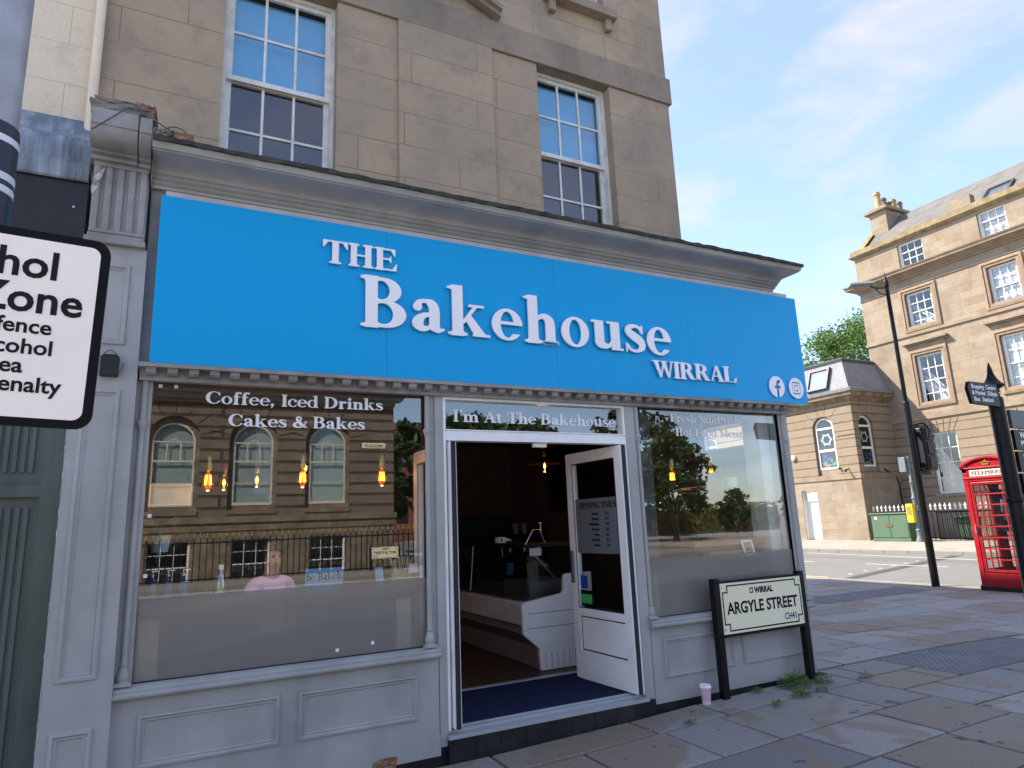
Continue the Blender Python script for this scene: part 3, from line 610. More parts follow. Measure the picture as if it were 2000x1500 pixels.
chunk(-.235, -.13, 4.1, 4.135, .30, .375, 4, 'mortar_lump', MORT, con); chunk(-.13, -.02, 4.092, 4.135, .31, .375, 6, 'loose_brick', BRK, con, .006)
mb = MB(F0); mb.add([(-.575, 3.86, .094), (-.545, 3.9, .095), (-.515, 3.95, .095), (-.52, 3.9, .095), (-.53, 3.86, .096), (-.545, 3.80, .095), (-.572, 3.74, .094), (-.58, 3.78, .094)], [tuple(range(8))]); mb.build('bare_patch', plain('chipped_plaster', (.42, .39, .37), .9, var=.6, sc=22, bmp=.8), con)
CAB = plain('cable_sheath', (.08, .08, .08), .6, bmp=0)
mb = MB(F0)
def arcpts(p0, p1, sag, n=12): p0, p1 = Vector(p0), Vector(p1); return [p0.lerp(p1, i/n)+Vector((0, sag*math.sin(math.pi*i/n), 0)) for i in range(n+1)]
mb.tube([F0(*p) for p in arcpts((-.58, 4.08, .30), (-.40, 4.27, .31), .0)+arcpts((-.40, 4.27, .31), (-.25, 4.22, .32), .025)[1:]+arcpts((-.25, 4.22, .32), (-.03, 4.13, .35), -.02)[1:]], .004, 6); mb.v = [p for p in mb.v]
c2 = MB(); c2.tube([F0(*p) for p in arcpts((-.22, 4.12, .34), (-.03, 4.12, .36), .06)], .004, 6); c3 = MB(); c3.v = []
t_ = MB(); t_.tube([F0(*p) for p in arcpts((-.58, 4.08, .30), (-.40, 4.27, .31), .0)+arcpts((-.40, 4.27, .31), (-.25, 4.22, .32), .025)[1:]+arcpts((-.25, 4.22, .32), (-.03, 4.13, .35), -.02)[1:]], .004, 6); t_.add(c2.v, c2.f); t_.build('loose_cable', CAB, con)
# stall risers, sills, plinth
mb = MB(F0)
mb.box(-.245, 1.75, .05, .69, -.12, 0); mb.box(-.245, 1.75, .05, .185, -.1, .006)
rL = mb.build('stall_riser', GREY, shop)
for a, b in ((-.113, .68), (.788, 1.588)): mb = MB(F0); mb.rings(a, b, .30, .597, MP); mb.build('raised_panel', GREY, rL, smooth=True)
mb = MB(F0); mb.box(3.62, 5.545, .1, .69, -.12, 0); mb.box(3.62, 5.545, .1, .20, -.1, .006); rR = mb.build('stall_riser', GREY, shop)
for a, b in ((3.739, 4.532), (4.628, 5.43)): mb = MB(F0); mb.rings(a, b, .283, .6, MP); mb.build('raised_panel', GREY, rR, smooth=True)
def sill(a, b):
    q = [(-.05, .69), (.04, .69), (.055, .70), (.058, .712), (.045, .722), (.038, .724), (.04, .738), (.028, .748), (.0, .76), (-.05, .765)]; m = MB(F0)
    m.add([(x, z, y) for x in (a, b) for y, z in q], [tuple(range(len(q))), tuple(range(2*len(q)-1, len(q)-1, -1))]+[(i, (i+1) % len(q), (i+1) % len(q)+len(q), i+len(q)) for i in range(len(q))]); m.build('shop_sill', GREY, shop)
sill(-.243, 1.752); sill(3.625, 5.56)
mb = MB(F0)
x = -.6
while x < 5.5: b = min(x+.2, 5.545); top = .15 if 1.75 < x < 3.55 else (.115 if x < 1.7 else .13); mb.box(x+.0015, b-.0015, -.05, top, -.06, -.008 if not 1.75 < x < 3.55 else .035); x = b
mb.build('plinth', BLACKT, shop); chunk(1.27, 1.43, .0, .10, -.02, .012, 9, 'bare_brick', plain('spalled_brick', (.22, .12, .07), .95, var=.5, sc=9, bmp=.9), shop, .008)
# side of the projecting shop (towards the corner street)
mb = MB(); mb.box(5.45, 5.56, .03, 2.1, 0, .72); mb.box(5.45, 5.56, .125, .37, .72, 2.6); mb.box(5.45, 5.56, .37, 2.1, .72, 2.30); mb.box(5.45, 5.56, 1.14, 2.1, 2.30, 2.6); mb.box(5.45, 5.56, 2.1, 15, 0, 2.6); mb.box(5.45, 5.56, -.0, 15, 2.6, 3.9); mb.build('side_wall', GREY, shop)
# corner post and posts
mb = MB(F0); mb.box(5.485, 5.56, .70, 2.58, -.03, -.002); mb.box(5.455, 5.485, .765, 2.58, -.05, -.02); mb.build('corner_post', GREY, shop)
mb = MB(F0); mb.box(1.745, 1.81, .10, 2.58, -.10, 0); mb.box(1.70, 1.745, .765, 2.575, -.08, -.02); mb.build('door_post', GREY, shop)
mb = MB(F0); mb.box(3.525, 3.625, .10, 2.58, -.10, 0); mb.build('door_post', GREY, shop)
mb = MB(F0); mb.box(-.245, -.156, .765, 2.575, -.1, -.02); mb.build('side_jamb', GREY, shop)
mb = MB(F0); mb.box(3.625, 3.682, .765, 2.575, -.08, -.02); mb.build('side_jamb', GREY, shop)
def colonnette(x, w=-.01):
    m = MB(); c = (x, -w, 0)
    m.lathe([(.034, .765), (.034, .785), (.03, .79), (.034, .80), (.036, .815), (.028, .84), (.02, .862), (.019, .87), (.024, .874), (.024, .88), (.0185, .884), (.0175, 2.25), (.0205, 2.252), (.0205, 2.258), (.018, 2.262), (.024, 2.28), (.032, 2.302), (.033, 2.312), (.030, 2.318), (.020, 2.325), (.0185, 2.575)], c, 18)
    m.build('colonnette', GREY, shop, smooth=True); m = MB(F0); m.box(x-.045, x+.045, .762, .782, -.03, .03); m.build('column_base', GREY, shop)
for x in (-.2, 1.685, 3.655, 5.52): colonnette(x)
# large windows
FILM, nt, b = base('frosted_film'); b.inputs['Base Color'].default_value = (.37, .345, .32, 1); b.inputs['Roughness'].default_value = .32; b.inputs['Specular IOR Level'].default_value = .9
tr = N(nt, 'ShaderNodeBsdfTransparent'); tr.inputs[0].default_value = (.8, .8, .78, 1); ms = N(nt, 'ShaderNodeMixShader'); ms.inputs[0].default_value = .32
tl = N(nt, 'ShaderNodeBsdfTranslucent'); tl.inputs[0].default_value = (.5, .5, .48, 1); m3 = N(nt, 'ShaderNodeMixShader'); m3.inputs[0].default_value = .3
nt.links.new(b.outputs[0], m3.inputs[1]); nt.links.new(tl.outputs[0], m3.inputs[2]); nt.links.new(m3.outputs[0], ms.inputs[1]); nt.links.new(tr.outputs[0], ms.inputs[2]); nt.links.new(ms.outputs[0], nt.nodes['Material Output'].inputs[0])
bump(nt, b, noise(nt, 220, 2, .6, lo=.2, hi=.8), .12, .002)
def shopwin(x0, x1, z0, zf, z1, lines):
    m = MB(F0); m.rings(x0-.012, x1+.012, z0-.01, z1+.01, [(0, -.04), (0, -.025), (.012, -.025), (.012, -.06)], False); fo = m.build('shop_window', plain('black_gasket', (.02, .02, .022), .6, bmp=0), shop)
    m = MB(F0); m.quad((x0, z0, -.05), (x1, z0, -.05), (x1, z1, -.05), (x0, z1, -.05)); m.build('pane', GLASS, fo)
    m = MB(F0); m.quad((x0, z0, -.046), (x1, z0, -.046), (x1, zf, -.046), (x0, zf, -.046)); m.build('frosted_film', FILM, fo)
    for t, a, b_, v, c in lines: serif(t, 'lettering', F0, -.0485, a, b_, v, c, VINYL, fo, .0015)
    m = MB(F0)
    pts = [(x0+.03, z1-.03), (x0+.12, z1-.03), (x0+.02, 1.72), (x0+.02, 1.36), (1.03, .80), (1.27, .82)] if x0 < 1 else [(x0+.02, 1.7), (x0+.05, z1-.04)]
    for a, v in pts: m.box(a, a+.022, v, v+.022, -.0445, -.042)
    m.build('corner_tab', VINYL, fo)
    return fo
shopwin(-.155, 1.70, .765, 1.238, 2.575, [('Coffee, Iced Drinks', .155, 1.355, 2.455, .082), ('Cakes & Bakes', .30, 1.22, 2.308, .082)])
shopwin(3.682, 5.455, .765, 1.238, 2.575, [('Fresh Sandwiches', 4.08, 5.06, 2.462, .072), ('Hot Food Menu', 4.13, 5.0, 2.33, .072)])
m = MB(); m.rings(.37, 1.14, 2.3, 2.6, [(0, 5.47), (0, 5.53), (.025, 5.53), (.025, 5.47)], False); m.v = [(p[2], p[0], p[1]) for p in m.v]; sw = m.build('side_window', WHITE, shop)
m = MB(); m.quad((5.5, .38, 2.31), (5.5, 1.13, 2.31), (5.5, 1.13, 2.59), (5.5, .38, 2.59)); m.quad((5.52, .03, .73), (5.52, .125, .73), (5.52, .125, 2.58), (5.52, .03, 2.58)); m.build('pane', glassmat('side_glass', .05, (.94, .95, .95)), sw)
# fanlight, door frame, threshold
mb = MB(F0); mb.box(1.81, 1.835, .19, 2.575, -.09, -.004); mb.box(3.50, 3.525, .19, 2.575, -.09, -.004); mb.box(1.835, 3.50, 2.235, 2.312, -.09, .0); mb.box(1.835, 3.50, 2.555, 2.578, -.09, -.004); mb.box(1.81, 3.525, 2.312, 2.322, -.06, .008)
df = mb.build('door_frame', WHITE, shop, bevel=.003)
m = MB(F0); m.quad((1.84, 2.312, -.05), (3.49, 2.312, -.05), (3.49, 2.57, -.05), (1.84, 2.57, -.05)); m.build('fanlight', GLASS, df)
serif("I'm At The Bakehouse", 'lettering', F0, -.0485, 1.915, 3.455, 2.392, .092, VINYL, df, .0015)
mb = MB(F0); mb.box(2.62, 2.74, 2.2, 2.234, -.08, -.04); mb.build('door_latch_plate', WHITE, df, bevel=.004)
mb = MB(F0); mb.box(1.80, 3.53, .145, .168, -.10, .045); mb.box(1.80, 3.53, .168, .188, -.10, -.03); mb.box(1.84, 3.5, .188, .198, -.10, -.075); ALU = plain('aluminium_threshold', (.45, .47, .5), .4, .3, bmp=.1, dirt=(.2, .2, .2), dsc=6, damt=.4); mb.build('threshold', ALU, shop, bevel=.002); mb = MB(F0); mb.box(1.84, 3.55, .158, .199, -1.06, -1.0); mb.build('mat_strip', ALU, shop, bevel=.002)
def door(name, tf, handed):
    """white half-glazed door leaf, local: u along its width from the hinge, v up, w towards the camera side"""
    m = MB(tf); W_, H0, H1 = .86, .205, 2.225; t = .028
    for a, b, c, d in ((0, .10, H0, H1), (W_-.10, W_, H0, H1), (.10, W_-.10, H1-.10, H1), (.10, W_-.10, H0, H0+.24), (.10, W_-.10, .745, .815)): m.box(a, b, c, d, -t, t)
    m.box(.10, W_-.10, H0+.24, .745, -.012, .012)
    o = m.build(name, WHITE, shop, bevel=.004)
    m = MB(tf)
    for w in (.0125, -.0125): m.rings(.10, W_-.10, H0+.24, .745, [(0, w), (.012, w)], False)
    m.rings(.10, W_-.10, .815, H1-.10, [(0, .0285), (.012, .0285)], False); m.rings(.10, W_-.10, .815, H1-.10, [(0, -.0285), (.012, -.0285)], False)
    m.box(-.012, 0, H0, H1, -t*.6, t*.6); m.build('gasket', plain('black_gasket', (.02, .02, .022), .6, bmp=0), o)
    m = MB(tf); m.quad((.10, .815, 0), (W_-.10, .815, 0), (W_-.10, H1-.10, 0), (.10, H1-.10, 0)); m.build('pane', glassmat('door_glass', .07, (.75, .78, .78)), o)
    return o
RD = lambda u, v, w: (3.455-w-.04*u, -.03+u, v)            # right leaf folded back inwards, its face towards -x
LD = lambda u, v, w: (1.875+w+.0*u, -.03+u, v)
drd = door('door', RD, 1); dld = door('door', LD, 0)
m = MB(RD); m.box(.80, .835, 1.03, 1.32, .028, .05); m.build('push_plate', plain('grey_plate', (.2, .2, .21), .4, .6, bmp=0), drd, bevel=.003)
m = MB(RD); m.box(.862, .868, 1.5, 1.58, -.01, .012); m.box(.862, .868, .72, .80, -.01, .012); m.build('lock_plate', BLACK, drd)
RDm = lambda u, v, w: RD(.86-u, v, w)
OPN = plain('opening_times_vinyl', (.14, .155, .17), .5, bmp=0, var=.03)
m = MB(RDm); m.quad((.10, 1.30, .006), (.76, 1.30, .006), (.76, 1.79, .006), (.10, 1.79, .006)); ot = m.build('opening_times_panel', OPN, drd)
serif('OPENING TIMES', 'lettering', RDm, .0075, .16, .72, 1.70, .055, BLACK, ot, .001, step=.03)
for i, (d_, h_) in enumerate(zip(('Monday', 'Tuesday', 'Wednesday', 'Thursday', 'Friday', 'Saturday', 'Sunday'), ('8-3', '8-3', '8-3', '8-3', '8-3', '9-2', '9-2'))):
    sans(d_, 'day_lettering', RDm, .0075, BLACK, ot, u=.46, v=1.64-i*.046, cap=.024, align='r'); sans(h_, 'hours_lettering', RDm, .0075, BLACK, ot, u=.56, v=1.64-i*.046, cap=.026)
m = MB(RDm); m.quad((.115, .985, .006), (.225, .985, .006), (.225, 1.10, .006), (.115, 1.10, .006)); m.build('blue_sticker', plain('blue_sticker', (.01, .06, .35), .4, bmp=0), drd)
m = MB(RDm); m.quad((.105, .83, .0055), (.29, .83, .0055), (.29, .97, .0055), (.105, .97, .0055)); hs_ = m.build('black_sticker', BLACK, drd); m = MB(RDm); m.quad((.115, .855, .007), (.28, .855, .007), (.28, .935, .007), (.115, .935, .007)); m.build('green_sticker', plain('green_sticker', (.06, .42, .1), .4, bmp=0), hs_)
# junction box
mb = MB(PF); mb.box(-.445, -.345, 2.575, 2.70, 0, .055); mb.box(-.435, -.355, 2.70, 2.712, 0, .04); jb = mb.build('alarm_box', plain('black_plastic', (.02, .02, .024), .5, bmp=.1), pil, bevel=.006)
mb = MB(); mb.tube([PF(*p) for p in arcpts((-.44, 2.7, .02), (-.36, 2.71, .03), .035)], .003, 5); mb.tube([PF(*p) for p in arcpts((-.35, 2.6, .03), (-.32, 2.66, .03), -.02)], .0025, 5); mb.build('wire', CAB, jb)

# ---- interior of the shop
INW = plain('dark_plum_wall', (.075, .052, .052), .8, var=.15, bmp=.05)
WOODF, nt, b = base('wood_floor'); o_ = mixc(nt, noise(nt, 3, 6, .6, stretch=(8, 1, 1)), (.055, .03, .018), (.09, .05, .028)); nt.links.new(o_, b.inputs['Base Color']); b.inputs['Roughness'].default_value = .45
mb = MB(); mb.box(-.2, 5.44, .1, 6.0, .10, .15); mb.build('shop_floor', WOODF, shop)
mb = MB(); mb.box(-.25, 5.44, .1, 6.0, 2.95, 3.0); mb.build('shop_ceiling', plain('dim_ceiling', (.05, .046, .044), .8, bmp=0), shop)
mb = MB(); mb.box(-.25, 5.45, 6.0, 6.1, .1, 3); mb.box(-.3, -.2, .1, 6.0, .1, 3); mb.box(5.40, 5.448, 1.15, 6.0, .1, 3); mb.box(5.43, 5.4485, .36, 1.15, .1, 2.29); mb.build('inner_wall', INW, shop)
TILE = stone('teal_tiles', ((.02, .06, .075), (.016, .048, .06), (.025, .07, .08)), 1.2, .085, .004, 1.6, .2, (.01, .02, .02), .2, rough=.3, offs=.4, jb=.004)
mb = MB(); mb.box(-.198, 5.39, 5.975, 5.997, .15, 1.74); mb.build('wall_tiles', TILE, shop)
mb = MB(); mb.box(5.36, 5.398, 2.6, 4.6, 1.75, 2.75); mbd = mb.build('menu_board', BLACK, shop)
mb = MB(); mb.box(5.30, 5.445, .15, .36, .15, 2.6); mb.build('white_pillar', plain('white_pillar', (.6, .6, .57), .6, bmp=.05), shop)
CRM = plain('plain_cream', (.92, .78, .52), .7, bmp=.05)
for a, b in ((-.14, -.03), (1.46, 1.56), (3.70, 3.79)): mb = MB(); mb.box(a, b, .058, .09, .16, 1.10); mb.build('window_strip', CRM, shop)  # cream strips set behind the film for the pale bands at its edges
mb = MB(); mb.box(3.80, 3.92, .16, .2, .16, 2.57); mb.build('window_strip', plain('dark_upright', (.06, .06, .06), .6), shop)

# ================================================================= BLUE FASCIA SIGN
sg = thing('shop_sign', 'long bright blue fascia sign with raised white serif letters across the shopfront', 'shop sign', (2.8, -.12, 2.67))
mb = MB(F0)
for a, b in ((-.183, 1.3345), (1.3355, 2.79), (2.791, 4.2505), (4.2515, 5.772)): mb.box(a, b, 2.669, 3.808, .03, .12)
mb.build('panel', BLUEP, sg, bevel=.0015)
mb = MB(F0); mb.box(-.16, 5.70, 3.80, 3.862, .0, .08); mb.build('top_trim', plain('sign_trim', (.5, .46, .46), .6, bmp=.05), sg)
SF = FAC(-.12)
serif('THE', 'lettering', SF, .012, .859, 1.408, 3.485, .172, LETTER, sg, .018, step=.012)
serif('Bakehouse', 'lettering', SF, .012, 1.135, 3.998, 3.036, .385, LETTER, sg, .022, step=.0085, track=.05)
serif('WIRRAL', 'lettering', SF, .012, 3.764, 4.772, 2.828, .152, LETTER, sg, .018, step=.012, track=-.035)
serif(['FB'], 'round_icon', SF, .006, 5.324-.104, 5.324+.104, 2.825-.108, .216, LETTER, sg, .012, step=.012)
serif(['IG'], 'round_icon', SF, .006, 5.600-.102, 5.600+.102, 2.825-.108, .216, LETTER, sg, .012, step=.012)

# ================================================================= NEIGHBOUR ON THE LEFT
nb = thing('neighbouring_building', 'cream blockwork building with leaded black fascia left of the grey shopfront', 'building', (-2.5, 0, 0))
mb = MB(UP); mb.wall(-6, -.692, 4.3, 12.5, [(-3.2, -2.2, 5, 7)], .15); mb.add([(-6, 12.5, 0), (-.692, 12.5, 0), (-.692, 12.5, -14), (-6, 12.5, -14)], [(0, 1, 2, 3)]); mb.add([(-6, 0, 0), (-6, 12.5, 0), (-6, 12.5, -14), (-6, 0, -14)], [(0, 1, 2, 3)]); mb.build('wall', CREAM, nb)
sash(nb, UP, -3.2, -2.2, 5, 7, -.13)
mb = MB(); mb.lathe([(.034, 3.9), (.034, 9.0)], (-.705, .53, 0), 14); mb.lathe([(.042, 6.3), (.042, 6.42)], (-.705, .53, 0), 14); mb.build('drainpipe', plain('cream_pipe', (.76, .64, .49), .45, bmp=.05, var=.04), nb, smooth=True)
LEADB = plain('blue_grey_lead', (.13, .16, .20), .55, var=.35, sc=4, bmp=.35, dirt=(.42, .47, .52), dsc=4.5, damt=.85, streak=(2.2, 1, .2))
mb = MB(F0)
q = [(-.56, 4.60), (-.555, 4.60), (-.54, 4.48), (-.10, 4.22), (-.06, 4.14), (-.05, 4.04), (-.035, 3.95), (-.03, 3.89), (-.05, 3.89)]
mb.add([(x, z, y) for x in (-6, -.615) for y, z in q], [tuple(range(len(q))), tuple(range(2*len(q)-1, len(q)-1, -1))]+[(i, (i+1) % len(q), (i+1) % len(q)+len(q), i+len(q)) for i in range(len(q))])
lf = mb.build('lead_flashing', LEADB, nb); mb = MB(F0); mb.add([(x, z, y) for x in (-6, -.612) for y, z in ((-.553, 4.61), (-.535, 4.50), (-.49, 4.45), (-.495, 4.44), (-.56, 4.48))], [(0, 1, 6, 5), (1, 2, 7, 6), (2, 3, 8, 7)]); mb.add([(x, z, y) for x in (-6, -.612) for y, z in ((-.045, 4.03), (-.02, 4.0), (-.018, 3.89), (-.03, 3.88))], [(0, 1, 5, 4), (1, 2, 6, 5), (2, 3, 7, 6)]); mb.build('lead_apron', LEADB, lf)
mb = MB(F0); mb.box(-6, -.61, 2.9, 3.95, -.3, -.05); mb.build('fascia', plain('charcoal_fascia', (.022, .022, .026), .45, var=.2, sc=2, bmp=.06, dirt=(.05, .05, .055), dsc=2, damt=.4), nb)
mb = MB(F0); mb.lathe([(.008, 0), (.008, .012)], (-.68, 3.7, -.05), 8); mb.build('screw', CHROME, nb)
GRN = plain('dark_green_paint', (.10, .122, .105), .5, var=.1, sc=3, bmp=.15, dirt=(.03, .04, .035), dsc=3, damt=.4, streak=(2, 1, .3))
mb = MB(F0)
mb.box(-6, -.588, 0, 2.92, -.25, -.09); mb.box(-.70, -.588, 0, 2.9, -.09, -.055); mb.box(-3, -.70, 1.86, 1.93, -.09, -.055); mb.build('timber_front', GRN, nb)
mb = MB(F0)
x = -2.0
for z0, z1 in ((.1, 1.80), (2.0, 2.8)):
    x = -2.2
    while x < -.73:
        mb.box(x, x+.024, z0, z1, -.0895, -.078); x += .042
mb.build('reeded_panel', GRN, nb, bevel=.004)
mb = MB(F0); mb.box(-.72, -.70, .05, 2.9, -.09, -.072); mb.build('door_stop', GRN, nb)

# ================================================================= ALCOHOL ZONE SIGN ON ITS POST (near left)
zs = thing('zone_sign_post', 'grey steel post with white black-bordered alcohol zone sign at the left edge', 'signpost', (-.66, -2.0, 0))
px_ = -.655
mb = MB(); mb.lathe([(.105, 0), (.105, 1.2), (.078, 1.25), (.076, 6.0)], (px_, -2.0, 0), 28); mb.build('post', GALV, zs, smooth=True)
mb = MB(); mb.lathe([(.0772, 2.62), (.086, 2.625), (.086, 3.03), (.083, 3.05), (.0768, 3.055)], (px_, -2.0, 0), 28); bd = mb.build('band', plain('dark_wrap', (.028, .03, .042), .35, var=.1, bmp=.05), zs, smooth=True)
for z0, z1 in ((2.975, 3.0), (2.835, 2.862), (2.79, 2.815)): mb = MB(); mb.lathe([(.0865, z0), (.0872, z0+.002), (.0872, z1-.002), (.0865, z1)], (px_, -2.0, 0), 28); mb.build('white_stripe', plain('reflective_white', (.7, .72, .76), .35, bmp=0), bd, smooth=True)
th = R(2.2); ca, sa = math.cos(th), math.sin(th)
def PL(u, v, w_): return (-.24+u*ca-v*sa*-1*-1 if False else -.243+u*ca+v*sa*.55, -2.2-w_, 2.265+v*ca-u*sa*1.15)   # plate, origin at the middle of its right edge
def rrect(x0, x1, y0, y1, r_, n=8):
    o = []
    for cx, cy, a0 in ((x1-r_, y1-r_, 0), (x0+r_, y1-r_, 90), (x0+r_, y0+r_, 180), (x1-r_, y0+r_, 270)):
        for i in range(n+1): a = R(a0+90*i/n); o.append((cx+r_*math.cos(a), cy+r_*math.sin(a)))
    return o
mb = MB(PL); p_ = rrect(-.83, 0, -.32, .325, .05); n = len(p_)
mb.add([(x, y, 0) for x, y in p_]+[(x, y, .012) for x, y in p_], [tuple(range(n)), tuple(range(2*n-1, n-1, -1))]+[(i, (i+1) % n, (i+1) % n+n, i+n) for i in range(n)])
plt = mb.build('plate', plain('black_sign_border', (.006, .006, .007), .5, spec=.12, var=.05, bmp=0), zs)
mb = MB(PL); mb.add([(x, y, .0125) for x, y in rrect(-.80, -.028, -.293, .297, .03)], [tuple(range(36))]); mb.build('white_face', plain('sign_white', (.97, .85, .77), .5, var=.02, bmp=0), plt)
for t, u_, v_, cp in (('Alcohol', -.143, .165, .098), ('Zone', -.062, .048, .098), ('offence', -.138, -.022, .050), ('alcohol', -.130, -.090, .050), ('area', -.200, -.152, .050), ('penalty', -.092, -.212, .050)):
    sans(t, 'lettering', PL, .0132, BLACK, plt, u=u_, v=v_, cap=cp, align='r', bold=.02, thick=.001)
mb = MB()
for z in (2.15, 2.42): mb.lathe([(.079, z), (.084, z+.002), (.084, z+.028), (.079, z+.03)], (px_, -2.0, 0), 20); mb.box(px_-.1, px_+.1, -2.186, -2.07, z, z+.03)
mb.build('bracket', GALV, zs)

# ================================================================= STREET NAME PLATE
NSP = []
def nameplate(x0, x1, y, z, label, small=False, face=1):
    """post-mounted street name plate; face=1 looks towards -y"""
    cx = (x0+x1)/2; t = thing('street_name_sign', label, 'street sign', (cx, y, z))
    tf = (lambda u, v, w_: (u, y-w_, z+v)) if face == 1 else (lambda u, v, w_: (2*cx-u, y+w_, z+v))
    for a in (x0, x1): m = MB(tf); m.box(a-.032, a+.032, -.1, .97, -.045, .02); m.build('post', BLACK, t, bevel=.004)
    m = MB(tf); m.box(x0-.01, x1+.01, .48, .505, -.03, .026); m.box(x0-.01, x1+.01, .93, .948, -.03, .026); m.build('rail', BLACK, t)
    m = MB(tf); m.box(x0+.03, x1-.03, .505, .93, .0, .024); pl = m.build('plate', plain('cream_nameplate', (.90, .84, .60), .4, var=.02, bmp=0), t)
    a, b, c, d, k, h_ = x0+.05, x1-.05, .53, .905, .006, .055
    pth = [(a+h_, c), (b-h_, c), (b-h_, c+h_), (b, c+h_), (b, d-h_), (b-h_, d-h_), (b-h_, d), (a+h_, d), (a+h_, d-h_), (a, d-h_), (a, c+h_), (a+h_, c+h_)]
    m = MB(tf)
    for i in range(12):
        (p, q), (r_, s_) = pth[i], pth[(i+1) % 12]
        if abs(p-r_) < 1e-6: m.box(p-k, p+k, min(q, s_)+k, max(q, s_)-k, .0242, .0252)
        else: m.box(min(p, r_)-k, max(p, r_)+k, q-k, q+k, .0242, .0252)
    m.build('border', BLACK, pl)
    w_ = x1-x0
    sans('ARGYLE STREET', 'lettering', tf, .0243, BLACK, pl, u=cx-.005, v=.668, cap=.10, width=w_*.83, align='c', bold=.03, thick=.001)
    sans('WIRRAL', 'lettering', tf, .0243, BLACK, pl, u=cx-.10, v=.822, cap=.052, width=.235, align='l', bold=.045, thick=.001)
    m = MB(tf); m.rings(cx-.155, cx-.115, .824, .872, [(0, .0243), (0, .0253), (.010, .0253), (.010, .0243)], False); m.build('emblem', BLACK, pl)
    sans('CH41', 'lettering', tf, .0243, plain('purple_ink', (.06, .02, .2), .5, bmp=0), pl, u=b-h_-.025, v=.562, cap=.058, width=.15, align='r', bold=.02, thick=.001)
    m = MB(tf)
    for q in (a-.004, b+.004):
        for v in (.545, .89): m.lathe([(.009, .0245), (.007, .0275)], (q, v, 0), 8)
    m.build('rivet', CHROME, pl)
    return t
nameplate(4.285, 5.345, -.105, .075, 'cream street name plate on two black posts before the right shop window')

# ---- paper cup, litter, weeds
cup = thing('paper_cup', 'pink striped paper coffee cup with white lid standing on the pavement', 'cup', (4.07, -.10, gz(4.07)))
PINK, nt, b = base('pink_striped_paper'); tcn = N(nt, 'ShaderNodeTexCoord'); wv = N(nt, 'ShaderNodeTexWave', wave_type='BANDS', bands_direction='X'); wv.inputs['Scale'].default_value = 38; nt.links.new(tcn.outputs['Object'], wv.inputs[0])
nt.links.new(mixc(nt, wv.outputs[0], (.62, .36, .44), (.70, .50, .56)), b.inputs['Base Color']); b.inputs['Roughness'].default_value = .6
z0 = gz(4.07); c_ = (4.07, -.10, z0)
mb = MB(); mb.lathe([(.0, .004), (.029, .0), (.030, .002), (.0318, .022)], c_, 24); mb.build('cup_base', plain('white_card', (.7, .69, .68), .6, bmp=0), cup, smooth=True)
mb = MB(); mb.lathe([(.0318, .0222), (.0405, .112)], c_, 24); mb.build('cup_body', PINK, cup, smooth=True)
mb = MB(); mb.lathe([(.0405, .112), (.0435, .112), (.0438, .117), (.0425, .120), (.0405, .130), (.039, .133), (.036, .130), (.035, .127), (.0, .127)], c_, 24); mb.build('lid', plain('white_plastic_lid', (.75, .75, .77), .35, bmp=0), cup, smooth=True)
cup.scale = (1.13, 1.13, 1.13)
LEAFW = leafmat('weed_leaf', (.05, .13, .02), (.10, .22, .035), (.2, .3, .06))
def weed(x, y, r_, n, seed, label):
    p = random.Random(seed); z = gz(x); t = MB()
    for i in range(n):
        a = p.uniform(0, 6.283); d = r_*p.random()**.6; hgt = r_*.75*(1-.75*d/r_)*p.uniform(.3, 1.1)+.008
        c = Vector((x+d*math.cos(a), y+d*math.sin(a)*.7, z+hgt)); l_ = p.uniform(.012, .03)*(1+r_); b2 = a+p.uniform(-.9, .9)
        dx, dy, dz = math.cos(b2)*l_, math.sin(b2)*l_, p.uniform(-.5, .8)*l_; sx_, sy_ = -math.sin(b2)*l_*.3, math.cos(b2)*l_*.3
        t.add([c, c+Vector((dx*.5+sx_, dy*.5+sy_, dz*.6)), c+Vector((dx, dy, dz)), c+Vector((dx*.5-sx_, dy*.5-sy_, dz*.6))], [(0, 1, 2, 3)])
    for i in range(max(5, n//14)):
        a = p.uniform(0, 6.283); d = r_*.8*p.random(); t.add([(x-.002, y, z), (x+.002, y, z), (x+d*math.cos(a), y+d*math.sin(a)*.7, z+r_*.6)], [(0, 1, 2)])
    return tag(t.build('weed', LEAFW, norm=False), label, 'weed', 'weeds growing at the foot of the shopfront')
weed(5.02, -.19, .16, 520, 1, 'largest green weed clump between the two posts of the street name plate')
weed(4.62, -.13, .05, 70, 2, 'small yellowish weed nearest the left sign post')
weed(5.32, -.24, .09, 190, 3, 'low spreading weed at the foot of the right sign post')
weed(4.80, -.44, .08, 150, 4, 'flat weed in the slab joint before the large clump')
weed(4.45, -.50, .04, 50, 5, 'tiny weed in the slab joint before the left sign post')
weed(5.05, -.44, .05, 70, 8, 'thin weed on the slab edge between the sign posts')
weed(3.62, -.40, .035, 40, 6, 'tiny weed in the joint below the right door jamb')
weed(5.75, -.35, .06, 70, 7, 'small weed in the pavement joint right of the street name plate')
p = random.Random(21); mb = MB()
for i in range(150):
    x = p.gauss(2.7, .35) if i < 60 else p.uniform(1.6, 5.6); y = p.gauss(-.42, .12) if i < 60 else p.uniform(-2.2, -.1); s_ = p.uniform(.002, .007) if p.random() < .9 else .014; z = gz(x)+.004; a = p.uniform(0, 3)
    mb.add([(x-s_*math.cos(a), y-s_*math.sin(a), z), (x+s_*.6, y-s_*.5, z+.001), (x+s_*math.cos(a), y+s_*math.sin(a), z), (x-s_*.4, y+s_*.7, z+.002)], [(0, 1, 2, 3)])
o = mb.build('crumbs', plain('crumbs', (.5, .47, .43), .9, bmp=0), norm=False); o['kind'] = 'stuff'; tag(o, 'pale crumbs and specks of litter on the flagstones by the door', 'litter')

